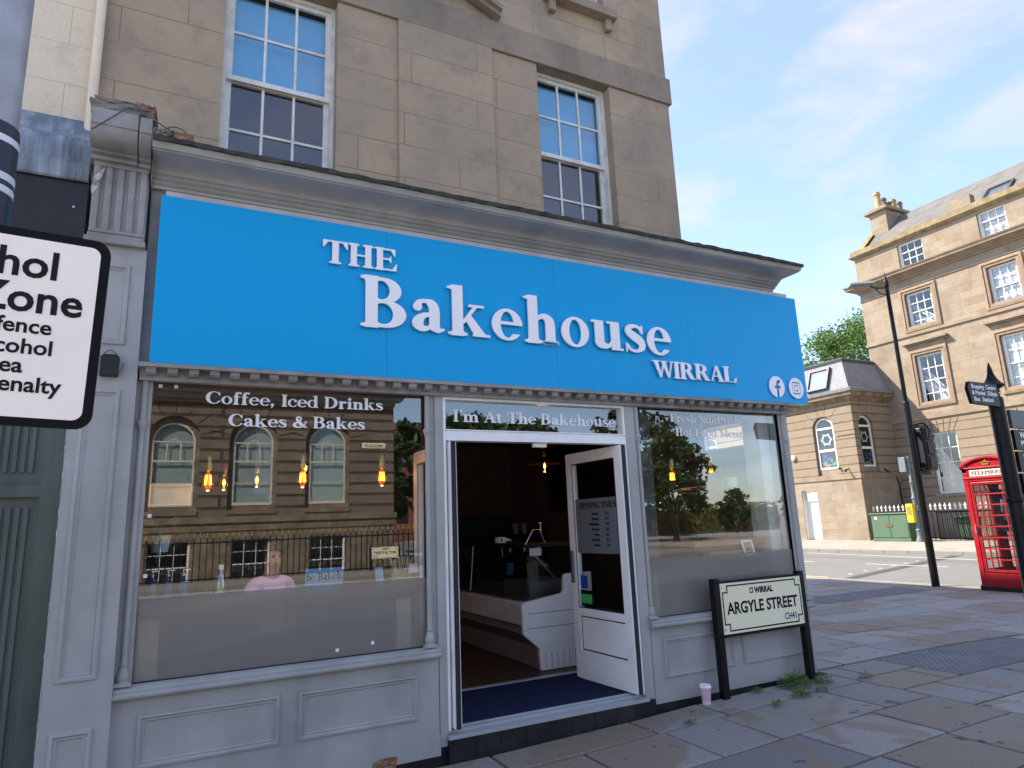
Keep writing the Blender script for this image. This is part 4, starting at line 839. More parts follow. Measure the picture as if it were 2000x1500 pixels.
# ================================================================= INSIDE THE SHOP
mb = MB()
mb.box(1.86, 3.50, .082, .99, .16, .194); tag(mb.build('door_mat', plain('navy_carpet', (.016, .024, .062), .95, spec=.1, var=.35, sc=60, bmp=.6, dirt=(.03, .03, .045), dsc=30, damt=.25)), 'navy blue carpet mat inside the open shop doorway', 'door mat')
dc = thing('display_counter', 'white glass-topped deli display counter inside the doorway', 'display counter', (3.5, 2.6, .15))
CW = plain('white_enamel', (.86, .86, .87), .35, bmp=.02, var=.03)
end = [(3.35, .155), (3.34, .36), (3.165, .51), (3.16, .79), (3.20, .815), (3.63, .87), (3.655, .90), (3.66, 1.04), (3.68, 1.06), (4.0, 1.065), (4.0, .155)]
mb = MB(); mb.prism([(p, q) for p, q in end], 1, 1.42, 1.47); en = mb.build('end_panel', CW, dc, bevel=.008)
mb = MB()
for z in (.56, .70): mb.box(3.22, 3.95, 1.4175, 1.421, z, z+.006)
for i in range(7): x = 3.40+i*.07; mb.box(x, x+.004, 1.4175, 1.421, .18, .32)
mb.build('panel_seam', plain('grey_seam', (.2, .2, .21), .6, bmp=0), en)
mb = MB(); mb.prism([(3.37, .16), (3.37, .36), (3.22, .50), (3.22, .60), (3.95, .60), (3.95, .16)], 1, 1.47, 4.4); mb.build('base_cabinet', plain('grey_kick_panel', (.22, .22, .235), .5, bmp=.02), dc)
mb = MB(); mb.prism([(3.165, .60), (3.165, .79), (3.20, .81), (3.95, .81), (3.95, .60)], 1, 1.47, 4.4); mb.build('front_band', plain('pale_counter_band', (.62, .62, .65), .4, bmp=.02), dc)
mb = MB(); mb.quad((3.2, 1.46, .815), (3.2, 4.4, .815), (3.275, 4.4, 1.34), (3.275, 1.46, 1.34)); mb.quad((3.2, 1.462, .815), (3.62, 1.462, .872), (3.64, 1.462, 1.06), (3.275, 1.462, 1.34)); mb.build('glass', glassmat('counter_glass', .05, (.85, .88, .87)), dc)
mb = MB(); mb.box(3.26, 3.95, 1.46, 4.4, 1.345, 1.375); mb.build('counter_top', BLACK, dc)
mb = MB(); mb.tube([(3.30, 1.50, 1.34), (3.66, 1.5, .95)], .009, 8); mb.tube([(3.24, 2.9, .83), (3.29, 2.9, 1.34)], .009, 8); mb.tube([(3.26, 1.49, 1.37), (3.36, 1.49, 1.52), (3.44, 1.49, 1.52), (3.5, 1.49, 1.37)], .006, 8); mb.build('steel_strut', CHROME, dc)
mb = MB(); mb.box(3.25, 4.0, 1.5, 4.35, .82, .83); mb.box(3.4, 3.9, 1.7, 2.3, .83, .98); mb.build('tray', plain('steel_tray', (.16, .17, .17), .4, .5, bmp=0), dc)
mb = MB(); mb.box(3.285, 3.42, 1.440, 1.45, 1.26, 1.335); mb.build('price_card', plain('pale_card', (.5, .53, .48), .6, bmp=0), dc)
mb = MB(); mb.add([(3.235, 1.75, 1.06), (3.235, 1.9, 1.06), (3.252, 1.9, 1.18), (3.252, 1.75, 1.18)], [(0, 1, 2, 3)]); mb.build('blue_notice', plain('blue_notice', (.02, .09, .3), .6, bmp=0), dc)
cr_ = thing('card_reader', 'small white card payment reader on the black counter top', 'card reader', (3.52, 2.5, 1.376))
mb = MB(); mb.add([(a, y, z) for y in (2.46, 2.55) for a, z in ((3.42, 1.376), (3.42, 1.44), (3.50, 1.44), (3.58, 1.41), (3.60, 1.39), (3.53, 1.395), (3.51, 1.376))], [tuple(range(7)), tuple(range(13, 6, -1))]+[(i, (i+1) % 7, (i+1) % 7+7, i+7) for i in range(7)]); mb.build('reader_body', WHITE, cr_, bevel=.003)
mb = MB(); mb.box(3.45, 3.47, 2.455, 2.4595, 1.395, 1.425); mb.build('reader_mark', BLACK, cr_)
cf = thing('coffee_machine', 'black espresso machine with chrome fittings behind the counter', 'coffee machine', (5.0, 5.0, .15))
mb = MB(); mb.box(4.1, 5.38, 4.7, 5.3, .15, 1.0); mb.box(4.5, 5.36, 4.75, 5.2, 1.02, 1.42); mb.build('machine_body', BLACK, cf, bevel=.02)
mb = MB()
for x in (4.7, 4.95, 5.2): mb.lathe([(.03, 1.15), (.03, 1.22)], (x, 4.72, 0), 10); mb.tube([(x, 4.7, 1.18), (x, 4.6, 1.16)], .01, 6)
mb.tube([(4.55, 4.72, 1.35), (4.55, 4.68, 1.1)], .008, 6); mb.lathe([(.02, 1.42), (.02, 1.56), (.05, 1.57), (.05, 1.59)], (5.3, 4.8, 0), 10); mb.build('chrome_fitting', CHROME, cf)
CUPM = plain('grey_cup', (.2, .2, .27), .5, bmp=0)
for i, x in enumerate((4.90, 5.06)):
    mb = MB(); mb.lathe([(.04, 0), (.055, .16), (.058, .165)], (x, 4.9, 1.421), 12); tag(mb.build('cup_stack', CUPM), ('left' if i == 0 else 'right')+' of two grey cup stacks on the espresso machine', 'cup stack', 'cup stacks on the espresso machine')
# pendant lamps
AMBER = glassmat('amber_bulb_glass', .08, (1.0, .62, .25)); FIL = emis('glowing_filament', (1.0, .28, .02), 4.5); BRASS = plain('brass', (.45, .34, .12), .35, .9, bmp=0, var=.08)
FIL2 = emis('bright_filament', (1.0, .42, .07), 14)
def pendant(x, y, z, label, big=True, shade=False, globe=False, group='pendant bulbs hanging in the shop'):
    t = thing('pendant_lamp', label, 'lamp', (x, y, z), group=group)
    m = MB(); m.tube([(x, y, z+.16), (x, y, 2.95)], .0035, 6); m.build('flex', BLACK, t)
    m = MB(); m.lathe([(.010, .17), (.014, .165), (.020, .155), (.022, .09), (.019, .075), (.019, .06)], (x, y, z), 14); m.build('brass_holder', BRASS, t, smooth=True)
    m = MB()
    if globe: m.lathe([(.014, .06)]+[(.045*math.sin(a), -.0+.045*math.cos(a)) for a in np.linspace(.35, 3.14, 12)], (x, y, z+.005), 18)
    else: m.lathe([(.013, .062), (.018, .05), (.034, .012), (.038, -.02), (.034, -.055), (.02, -.078), (.004, -.085)], (x, y, z), 18)
    m.build('bulb', AMBER, t, smooth=2)
    m = MB()
    if big:
        for k in range(6): a = k*math.pi/3; m.tube([(x+.016*math.cos(a), y+.016*math.sin(a), z+.028), (x+.022*math.cos(a), y+.022*math.sin(a), z-.042)], .0038, 5)
    else: m.lathe([(.001, .02), (.011, .0), (.013, -.02), (.001, -.04)], (x, y, z), 10)
    m.build('filament', FIL if big else FIL2, t)
    li = bpy.data.lights.new('bulb_light', 'POINT'); li.energy = .7 if big else 1.1; li.color = (1, .55, .22); li.shadow_soft_size = .03; lo = bpy.data.objects.new('bulb_light', li); C.objects.link(lo); lo.parent = t; lo.location = (0, 0, -.1)
    if shade: m = MB(); m.lathe([(.02, .10), (.07, .085), (.20, .015), (.205, .012), (.07, .075), (.02, .09)], (x, y, z), 24); m.build('shade', plain('bronze_shade', (.05, .03, .022), .35, .8, bmp=0), t, smooth=True)
for x, y, z, l_, bg_, sh, gl in ((.215, .5, 1.99, 'pendant bulb over the blue bottles, left end of the front window row', 1, 0, 0), (.865, .5, 2.005, 'middle pendant bulb of the front window row', 1, 0, 0), (1.475, .5, 2.01, 'pendant bulb over the stirrer basket at the right end of the window row', 1, 0, 0),
        (.43, 2.3, 2.10, 'small glowing bulb far behind the left window bulb', 0, 0, 0), (.75, 2.5, 2.14, 'small glowing bulb deep in the shop above the seated person', 0, 0, 0), (1.19, 2.3, 2.24, 'small high glowing bulb behind the middle window bulb', 0, 0, 0),
        (4.0, 2.3, 2.27, 'pendant lamp with wide bronze shade seen through the doorway', 0, 1, 0), (4.36, .42, 1.99, 'round amber bulb at the left of the right window', 1, 0, 1), (4.87, .42, 2.03, 'round amber bulb beside the spider plant in the right window', 1, 0, 1)):
    pendant(x, y, z, l_, bool(bg_), bool(sh), bool(gl))
# window counter with things on it
wc = thing('window_counter', 'narrow timber ledge along the inside of the left window', 'counter', (.75, .4, .15))
mb = MB(); mb.box(-.18, 1.72, .12, .62, 1.135, 1.165); mb.build('ledge_top', plain('ledge_oak', (.20, .12, .06), .5, bmp=.1), wc); mb = MB()
for x in (-.1, 1.62): mb.box(x, x+.05, .3, .35, .15, 1.135)
mb.build('ledge_leg', BLACK, wc)
BLUB = plain('blue_bottle', (.02, .05, .13), .25, bmp=0, var=.1)
for i, x in enumerate((-.09, .0, .09)):
    t = thing('pump_bottle', ('dark blue pump bottle nearest the window frame', 'middle dark blue pump bottle of the row on the ledge', 'dark blue pump bottle beside the clear water bottle')[i], 'bottle', (x, .3, 1.166), group='blue bottles on the window ledge')
    mb = MB(); mb.lathe([(.034, 0), (.036, .005), (.036, .14), (.028, .155), (.012, .165), (.012, .18)], (x, .3, 1.166), 14); mb.build('bottle_body', BLUB, t, smooth=True); mb = MB(); mb.lathe([(.014, .18), (.014, .195), (.005, .197), (.005, .215)], (x, .3, 1.166), 8); mb.box(x-.005, x+.04, .295, .305, 1.38, 1.388); mb.build('pump', CHROME, t)
t = thing('water_bottle', 'clear plastic bottle with white cap on the window ledge', 'bottle', (.315, .28, 1.166)); mb = MB(); mb.lathe([(.03, 0), (.033, .01), (.033, .15), (.014, .2), (.014, .215)], (.315, .28, 1.166), 14); mb.build('bottle_body', glassmat('clear_plastic', .22, (.75, .82, .85)), t, smooth=True)
mb = MB(); mb.lathe([(.017, .205), (.017, .235)], (.315, .28, 1.166), 12); mb.build('cap', WHITE, t)
t = thing('notice_card', 'light blue card with black serif letters on the ledge', 'card', (1.07, .5, 1.166)); mb = MB(); mb.box(.90, 1.175, .495, .50, 1.21, 1.325); mb.box(.90, 1.175, .50, .53, 1.165, 1.21); mb.build('card', plain('light_blue_card', (.20, .40, .62), .6, bmp=0), t)
serif('he Bakeh', 'lettering', FAC(.4945), .0, .905, 1.165, 1.243, .05, BLACK, t, .001, step=.03)
t = thing('menu_card', 'narrow pale blue folded card beside the stirrer basket', 'card', (1.42, .4, 1.166)); mb = MB(); mb.add([(1.40, .4, 1.166), (1.46, .38, 1.166), (1.455, .4, 1.31), (1.40, .42, 1.31), (1.43, .47, 1.166)], [(0, 1, 2, 3), (3, 2, 4)]); mb.build('card', plain('light_blue_card', (.20, .40, .62), .6, bmp=0), t)
t = thing('stirrer_basket', 'woven straw basket of wooden stirrers on the window ledge', 'basket', (1.60, .3, 1.166)); mb = MB(); pr = random.Random(4)
for k in range(7):
    z = 1.17+k*.014; n = 40; mb.tube([(1.60+(.10+.004*math.sin(i*3.1+k*3.14))*math.cos(i*2*math.pi/n), .3+.075*math.sin(i*2*math.pi/n)*(1+.05*math.sin(i*3.1+k*3.14)), z) for i in range(n+1)], .008, 5, False)
mb.build('basket', plain('straw', (.42, .32, .17), .8, var=.25, sc=60, bmp=.2), t)
mb = MB()
for k in range(34): x, y = 1.575+pr.uniform(-.04, .04), .3+pr.uniform(-.03, .03); a, b_ = pr.uniform(-.05, .05), pr.uniform(-.03, .03); z = 1.345+pr.uniform(0, .04); mb.tube([(x, y, 1.18), (x+a, y+b_, z)], [.0025, .004], 4)
mb.build('stirrer', plain('birch_wood', (.55, .43, .27), .7, bmp=0), t)
mb = MB(); mb.box(1.625, 1.69, .28, .33, 1.2, 1.325); mb.build('napkin', VINYL, t)
mb = MB(); mb.box(-.16, .12, .9, .93, 1.83, 1.985); tag(mb.build('cream_board', CRM), 'blank cream board hanging behind the left end of the window', 'board')
# plant shelf and bench at the right window
LEAFP = leafmat('spider_plant_leaf', (.05, .10, .03), (.09, .16, .05), (.22, .27, .13))
def spider(x, y, z, label, s_=1.0, seed=1, pot=True):
    t = thing('spider_plant', label, 'plant', (x, y, z)); p = random.Random(seed); m = MB()
    for k in range(42):
        a = p.uniform(0, 6.283); L_ = p.uniform(.16, .36)*s_; h_ = p.uniform(.05, .16)*s_; w_ = .006*s_; n = 8; vs = []
        for i in range(n+1):
            q = i/n; r_ = L_*q; zz = z+.10*s_+h_*math.sin(q*2.2)-(.20*s_*q*q*q*p.uniform(.9, 1.1)); ww = w_*(1-q*.85)
            vs += [(x+r_*math.cos(a)-ww*math.sin(a), y+r_*math.sin(a)*.6+ww*math.cos(a), zz), (x+r_*math.cos(a)+ww*math.sin(a), y+r_*math.sin(a)*.6-ww*math.cos(a), zz)]
        m.add(vs, [(2*i, 2*i+1, 2*i+3, 2*i+2) for i in range(n)])
    m.build('foliage', LEAFP, t, norm=False)
    if pot:
        m = MB(); m.lathe([(.045*s_, 0), (.055*s_, .07*s_), (.057*s_, .10*s_), (.05*s_, .10*s_)], (x, y, z), 18); po = m.build('pot', plain('pale_blue_pot', (.40, .50, .54), .4, bmp=0), t, smooth=True)
        m = MB(); m.lathe([(.0565*s_, .072*s_), (.0585*s_, .098*s_)], (x, y, z), 18); m.build('patterned_rim', plain('cream_rim', (.5, .42, .33), .6, var=.5, sc=60, bmp=0), po, smooth=True)
    return t
spider(5.05, .33, 1.862, 'spider plant in a pale blue pot on the black window shelf', 1.0, 3)
spider(-.06, .45, 1.50, 'trailing spider plant in a dark hanging pot at the left window edge', 1.1, 5, True)
t = thing('terracotta_pot', 'brown terracotta pot with dark trailing plant on the black shelf', 'pot', (4.84, .42, 1.862)); mb = MB(); mb.lathe([(.05, 0), (.075, .13), (.078, .15), (.06, .15)], (4.84, .42, 1.862), 16); mb.build('pot', plain('terracotta', (.12, .04, .028), .8, bmp=.1), t, smooth=True)
mb = MB(); pr = random.Random(8)
for k in range(160): a = pr.uniform(0, 6.28); r_ = .10*pr.random()**.5; x, y, z = 4.84+r_*math.cos(a)-.02, .42+r_*math.sin(a)*.6, 2.02+pr.uniform(-.15, .05); mb.add([(x, y, z), (x+.02, y, z+.012), (x+.03, y+.01, z-.004), (x+.012, y, z-.016)], [(0, 1, 2, 3)])
mb.build('foliage', leafmat('dark_plant', (.012, .02, .01), (.02, .035, .014), (.03, .05, .02)), t, norm=False)
t = thing('plant_shelf', 'black metal framed shelf standing inside the right window', 'shelf', (4.85, .35, .15)); mb = MB(); mb.box(4.42, 5.22, .22, .55, 1.835, 1.86); mb.build('shelf_board', BLACK, t)
mb = MB()
for x in (4.46, 4.70, 5.16):
    for y in (.25, .52): mb.box(x, x+.018, y, y+.018, 1.36, 1.835)
mb.box(4.46, 5.178, .25, .268, 1.42, 1.445); mb.build('shelf_leg', BLACK, t)
mb = MB(); mb.box(4.55, 4.68, .3, .45, 1.861, 1.873); tag(mb.build('red_tray', plain('red_tray', (.3, .05, .03), .5, bmp=0)), 'thin red tray lying at the left end of the black shelf', 'tray')
t = thing('timber_bench', 'orange-brown timber counter inside the right window', 'counter', (4.8, .5, .15)); mb = MB(); mb.box(4.35, 5.25, .18, .62, 1.31, 1.355); mb.build('bench_top', plain('orange_timber', (.33, .14, .055), .45, var=.2, sc=4, bmp=.1), t); mb = MB(); mb.box(4.38, 5.22, .22, .6, .15, 1.31); mb.build('bench_front', plain('red_brown_timber', (.12, .035, .022), .5, var=.2, bmp=.1), t)
t = thing('cardboard_box', 'flat cardboard box at the foot of the window glass', 'box', (4.66, .15, 1.2)); mb = MB(); mb.box(4.45, 4.86, .10, .2, 1.205, 1.262); mb.build('carton', plain('brown_card', (.36, .2, .10), .8, bmp=.05), t); mb = MB(); mb.box(4.3, 5.2, .09, .21, 1.18, 1.204); mb.build('carton_shelf', plain('ledge_oak', (.20, .12, .06), .5, bmp=.1), t)
t = thing('picture_frame', 'white framed card with black marks leaning in the right window', 'picture', (5.02, .16, 1.205)); mb = MB(lambda u, v, w_: (u, .15+.25*(v-1.2)-w_, v)); mb.rings(4.93, 5.07, 1.205, 1.345, [(0, 0), (0, .012), (.016, .012), (.016, .004)], False); mb.build('frame', WHITE, t); mb = MB(lambda u, v, w_: (u, .15+.25*(v-1.2)-w_, v)); mb.quad((4.945, 1.22, .004), (5.055, 1.22, .004), (5.055, 1.33, .004), (4.945, 1.33, .004)); mb.build('card', plain('kraft_card', (.45, .28, .12), .7, bmp=0), t)
mb = MB(lambda u, v, w_: (u, .15+.25*(v-1.2)-w_, v)); mb.add([(4.985, 1.25, .006), (5.02, 1.275, .006), (5.02, 1.283, .006), (4.985, 1.258, .006)], [(0, 1, 2, 3)]); mb.lathe([(.006, .0055), (.006, .0065)], (5.0, 1.305, 0), 8); mb.build('mark', BLACK, t)

# ---------------------------------------------------------------- people
def skinned(name, joints, edges, mat, parent, sub=2, org=Vector((0, 0, 0))):
    """one continuous surface grown over joints: [(x, y, z, r)] or (rx, ry)"""
    me = bpy.data.meshes.new(name); me.from_pydata([j[:3] for j in joints], edges, []); o = bpy.data.objects.new(name, me); C.objects.link(o)
    o.modifiers.new('skin', 'SKIN'); sv = me.skin_vertices[0].data if me.skin_vertices else None
    if sv is None:
        bm = bmesh.new(); bm.from_mesh(me); bm.verts.layers.skin.verify(); bm.to_mesh(me); bm.free(); sv = me.skin_vertices[0].data
    for i, j in enumerate(joints): sv[i].radius = (j[3], j[4] if len(j) > 4 else j[3]); sv[i].use_root = (i == 0)
    if sub: sd = o.modifiers.new('sub', 'SUBSURF'); sd.levels = sub; sd.render_levels = sub
    bpy.context.view_layer.update(); m2 = bpy.data.meshes.new_from_object(o.evaluated_get(bpy.context.evaluated_depsgraph_get())); bpy.data.objects.remove(o)
    m2.name = name; m2.materials.clear(); m2.materials.append(mat); m2.polygons.foreach_set('use_smooth', [True]*len(m2.polygons))
    o = bpy.data.objects.new(name, m2); C.objects.link(o); o.parent = parent; return o
SKINM = plain('skin', (.50, .29, .21), .5, var=.05, bmp=0); HAIRM = plain('dark_hair', (.03, .018, .012), .6, var=.3, sc=30, bmp=.3)
def head_parts(hx, hy, hz, s_, parent, skin, hairm, long_=False, face=-1):
    """face features and hair on a head centred at hx, hy, hz (local), looking along y*face"""
    f = face
    m = MB()
    for dx in (-.031, .031): m.lathe([(.0, -.012), (.010, -.008), (.0125, 0), (.010, .008), (.0, .012)], (hx+dx*s_, hy+f*.082*s_, hz+.005*s_), 10)
    m.build('eye', plain('eye_dark', (.03, .02, .015), .2, bmp=0), parent, smooth=2, local=True)
    m = MB(); m.add([(hx-.022*s_, hy+f*.092*s_, hz-.062*s_), (hx, hy+f*.099*s_, hz-.058*s_), (hx+.022*s_, hy+f*.092*s_, hz-.062*s_), (hx, hy+f*.098*s_, hz-.072*s_)], [(0, 1, 2, 3)]); m.build('mouth', plain('lips', (.30, .10, .09), .5, bmp=0), parent, local=True, norm=False)
    m = MB(); n = 16; rings_ = []
    for k in range(8):
        ph = k/7*(1.75 if not long_ else 1.9); vs = []
        for i in range(n):
            a = 2*math.pi*i/n; fr = math.sin(a)*f
            pp = min(ph, 1.12) if fr > .35 else ph
            r_ = .094*s_*math.sin(pp); vs.append((hx+r_*1.0*math.cos(a), hy+r_*1.22*math.sin(a)-f*.008*s_, hz+.012*s_+.112*s_*math.cos(pp)))
        rings_.append(vs)
    v = [p_ for r_ in rings_ for p_ in r_]; m.add(v, [(k*n+i, k*n+(i+1) % n, (k+1)*n+(i+1) % n, (k+1)*n+i) for k in range(7) for i in range(n)]); 
    if long_:
        for sx_ in (-1, 1): m.tube([(hx+sx_*.07*s_, hy-f*.03*s_, hz+.02*s_), (hx+sx_*.085*s_, hy-f*.03*s_, hz-.1*s_), (hx+sx_*.08*s_, hy-f*.02*s_, hz-.22*s_)], [.03*s_, .034*s_, .016*s_], 8)
    m.build('hair', hairm, parent, smooth=2, local=True)
def person(label, loc, rz, top, bottom, skin, hairm, seated=False, dress=False, group=None, s_=1.0, long_=False):
    t = thing('person', label, 'person', loc, rz, group); ORG[t.name] = None
    J = [(0, 0, .93, .115, .09), (0, 0, 1.10, .105, .085), (0, -.005, 1.27, .13, .09), (0, .0, 1.40, .085, .065), (0, -.005, 1.455, .052), (0, -.016, 1.512, .060, .066), (0, -.02, 1.575, .072, .084), (0, -.018, 1.635, .075, .090), (0, -.01, 1.69, .056, .068),
         (.165, .0, 1.385, .052), (.215, .01, 1.14, .042), (.21, -.09, .93, .032), (.205, -.14, .85, .028), (-.165, .0, 1.385, .052), (-.215, .01, 1.14, .042), (-.21, -.06, .93, .032), (-.205, -.09, .85, .028),
         (.09, 0, .86, .085), (.095, -.02 if not seated else -.40, .48 if not seated else .84, .058), (.10, .02 if not seated else -.42, .10 if not seated else .45, .038), (.105, -.10 if not seated else -.52, .035 if not seated else .40, .03),
         (-.09, 0, .86, .085), (-.10, .05 if not seated else -.40, .48 if not seated else .84, .058), (-.10, .10 if not seated else -.42, .10 if not seated else .45, .038), (-.105, -.01 if not seated else -.52, .035 if not seated else .40, .03),
         (0, -.107, 1.57, .014), ]
    Ed = [(0, 1), (1, 2), (2, 3), (3, 4), (4, 5), (5, 6), (6, 7), (7, 8), (3, 9), (9, 10), (10, 11), (11, 12), (3, 13), (13, 14), (14, 15), (15, 16), (0, 17), (17, 18), (18, 19), (19, 20), (0, 21), (21, 22), (22, 23), (23, 24), (6, 25)]
    J = [tuple(x*s_ for x in j) for j in J]; sk = J
    # fingers: four and a thumb on each hand
    fj = list(J); fe = list(Ed)
    for w_, sx_ in ((12, 1), (16, -1)):
        x, y, z = J[w_][:3]
        for k, (dx, ln) in enumerate(((-.024, .062), (-.008, .072), (.008, .068), (.022, .052))):
            a = len(fj); fj += [(x+dx*.35, y-.02+dx, z-.035, .0095), (x+dx*.35-.004*sx_, y-.03+dx, z-.035-ln*.55, .0085), (x-.012*sx_, y-.035+dx, z-.035-ln, .007)]; fe += [(w_, a), (a, a+1), (a+1, a+2)]
        a = len(fj); fj += [(x-.014*sx_, y-.05, z-.03, .011), (x-.022*sx_, y-.065, z-.06, .009)]; fe += [(w_, a), (a, a+1)]
    b_ = skinned('body', fj, fe, skin, t)
    def off(i, d): j = J[i]; return (j[0], j[1], j[2], j[3]+d, (j[4] if len(j) > 4 else j[3])+d)
    d = .016
    sj = [off(0, d), off(1, d+.004), off(2, d), off(3, d), off(9, d), tuple((J[9][k]*.35+J[10][k]*.65) for k in range(3))+(.058,), off(13, d), tuple((J[13][k]*.35+J[14][k]*.65) for k in range(3))+(.058,)]
    se = [(0, 1), (1, 2), (2, 3), (3, 4), (4, 5), (3, 6), (6, 7)]
    skinned('dress' if dress else 'shirt', sj+([(0, 0, .62*s_, .19, .15)] if dress else []), se+([(0, 8)] if dress else []), top, t)
    if not dress:
        lj = [off(0, .012), off(17, .014), off(18, .016), off(19, .016), off(21, .014), off(22, .016), off(23, .016)]
        skinned('trousers', lj, [(0, 1), (1, 2), (2, 3), (0, 4), (4, 5), (5, 6)], bottom, t)
    head_parts(0, -.018*s_, 1.62*s_, s_, t, skin, hairm, long_)
    return t
PKS = plain('pale_pink_cotton', (.86, .60, .80), .85, var=.04, sc=3, bmp=.25); NAVY = plain('navy_cotton', (.02, .025, .05), .9, bmp=.2)
person('person in a pale pink t-shirt sitting behind the left window', (.69, .74, .045), R(20), PKS, NAVY, SKINM, HAIRM, seated=True, s_=.85)

# ================================================================= SANDSTONE TERRACE ACROSS THE SIDE STREET
DARKGL = FARGL
tb = thing('sandstone_terrace', 'tall four storey sandstone terrace with sash windows and slate roof across the side street', 'building', (36, 3, .1))
MX = 32.7; XM = XF(MX)
cols_ = [(14.07, 1.28), (10.24, 1.2), (6.4, 1.2), (2.55, 1.2), (-1.3, 1.2), (-5.15, 1.2)]
rows_ = [(2.15, 5.05), (6.33, 8.93), (10.2, 12.15), (13.6, 14.85)]
hl = [(-c-w_/2, -c+w_/2, a, b) for c, w_ in cols_ for a, b in rows_]
YL, YR = 17.1, -8.0
mb = MB(XM); mb.wall(-YL, -YR, 5.95, 15.0, [h for h in hl if h[2] > 5.9], .22); mb.add([(-YL, .1, 0), (-YL, 15, 0), (-YL, 17.6, -2.9), (-YL, 15, -6), (-YL, .1, -6)], [(0, 1, 2, 3, 4)]); mb.add([(-YR, .1, 0), (-YR, 15, 0), (-YR, 17.6, -2.9), (-YR, 15, -6), (-YR, .1, -6)], [(0, 1, 2, 3, 4)]); mb.add([(-YL, .1, -6), (-YR, .1, -6), (-YR, 15, -6), (-YL, 15, -6)], [(0, 1, 2, 3)])
mb.build('upper_wall', SAND, tb)
mb = MB(XM); mb.wall(-YL, -YR, 1.75, 5.75, [h for h in hl if h[2] < 3], .22); mb.build('ground_floor_wall', SANDR, tb)
mb = MB(XM); mb.box(-YL-.03, -YR, .0, 1.75, -.1, .08); mb.build('plinth', SAND, tb)
def band(name, z0, z1, o_, mat=SANDT, par=tb, tf=XM, a=-YL, b=-YR):
    m = MB(tf); m.box(a-o_, b, z0, z1, -.05, o_); return m.build(name, mat, par, bevel=.01)
band('string_band', 5.75, 6.08, .07); band('string_band', 9.98, 10.14, .07); band('string_band', 12.5, 12.56, .05)
cpr = [(0, 12.95), (.08, 12.95), (.1, 13.02), (.2, 13.06), (.28, 13.14), (.42, 13.2), (.5, 13.22), (.52, 13.34), (.56, 13.36), (.58, 13.42), (0, 13.52)]
mb = MB(); mb.sweep(cpr, lambda o: [(MX+5.8, YL+o), (MX-o, YL+o), (MX-o, YR)]); mb.build('cornice', SANDT, tb, smooth=True)
ppr = [(0, 14.93), (.06, 14.95), (.12, 15.0), (.2, 15.05), (.22, 15.1), (.14, 15.14), (.12, 15.4), (-.25, 15.42), (-.25, 14.95)]
mb = MB(); mb.sweep(ppr, lambda o: [(MX+5.8, YL+o), (MX-o, YL+o), (MX-o, YR)]); mb.build('parapet', plain('mossy_sandstone', (.25, .19, .11), .95, var=.2, sc=3, bmp=.4, dirt=(.10, .09, .04), dsc=2, damt=.6), tb, smooth=True)
mb = MB(); mb.prism([(MX+.25, 15.2), (MX+2.9, 17.65), (MX+5.6, 15.2)], 1, YR, YL-.1); rf = mb.build('roof', SLATE, tb)
mb = MB(); mb.add([(MX+.15, YL+.05, 15.3), (MX+2.9, YL+.05, 17.8), (MX+2.9, YL-.25, 17.8), (MX+.15, YL-.25, 15.3), (MX+.15, YL+.05, 15.1), (MX+2.9, YL+.05, 17.55)], [(0, 1, 2, 3), (0, 1, 5, 4)]); mb.build('gable_coping', plain('mossy_coping', (.22, .17, .06), .95, var=.3, sc=3, bmp=.3), tb)
mb = MB(); mb.box(34.4, 36.9, 16.0, 16.95, 15.5, 17.85); ch = mb.build('chimney', SAND, rf)
mb = MB(); mb.box(34.2, 37.1, 15.8, 17.15, 17.85, 18.0); mb.box(34.32, 36.98, 15.92, 17.03, 18.0, 18.12); mb.build('chimney_cap', SANDT, rf, bevel=.02)
POT1 = plain('buff_clay', (.40, .27, .13), .85, var=.15, bmp=.1, dirt=(.15, .13, .09), dsc=4, damt=.4); POT2 = plain('grey_clay', (.2, .165, .12), .9, var=.2, bmp=.1); POT3 = plain('red_clay', (.25, .12, .06), .85, var=.15, bmp=.1)
for i, (y, h_, m_) in enumerate(((34.65, 1.0, POT1), (35.15, .75, POT2), (35.6, .6, POT3), (36.05, .85, POT1), (36.6, .8, POT2))):
    mb = MB(); mb.lathe([(.19, 18.1), (.17, 18.15), (.155, 18.1+h_*.8), (.19, 18.1+h_*.82), (.19, 18.1+h_*.9), (.15, 18.1+h_*.92), (.15, 18.1+h_)], (y, 16.48, 0), 14); mb.build('chimney_pot', m_, rf, smooth=True)
mb = MB(lambda u, v, w_: (MX+.25+v*.735-w_*.67, -u, 15.2+v*.68+w_*.735)); mb.rings(-10.8, -9.6, .45, 1.6, [(0, .03), (0, .12), (.1, .12), (.1, .05)], False); rl = mb.build('rooflight', plain('dark_lead', (.05, .055, .065), .5, bmp=0), rf)
mb = MB(lambda u, v, w_: (MX+.25+v*.735-w_*.67, -u, 15.2+v*.68+w_*.735)); mb.quad((-10.7, .55, .08), (-9.7, .55, .08), (-9.7, 1.5, .08), (-10.7, 1.5, .08)); mb.build('pane', FARGL, rl)
mb = MB(XM); mb.box(-11.9, -10.9, 15.3, 15.9, -.3, .1); mb.build('parapet_block', SANDT, tb)
WHITEF = plain('clean_white_paint', (.72, .71, .68), .5, bmp=0, var=.03)
CURT = plain('net_curtain', (.52, .53, .53), .9, var=.25, sc=6, bmp=.1)
STW = plain('white_stair', (.62, .62, .6), .6, bmp=0)
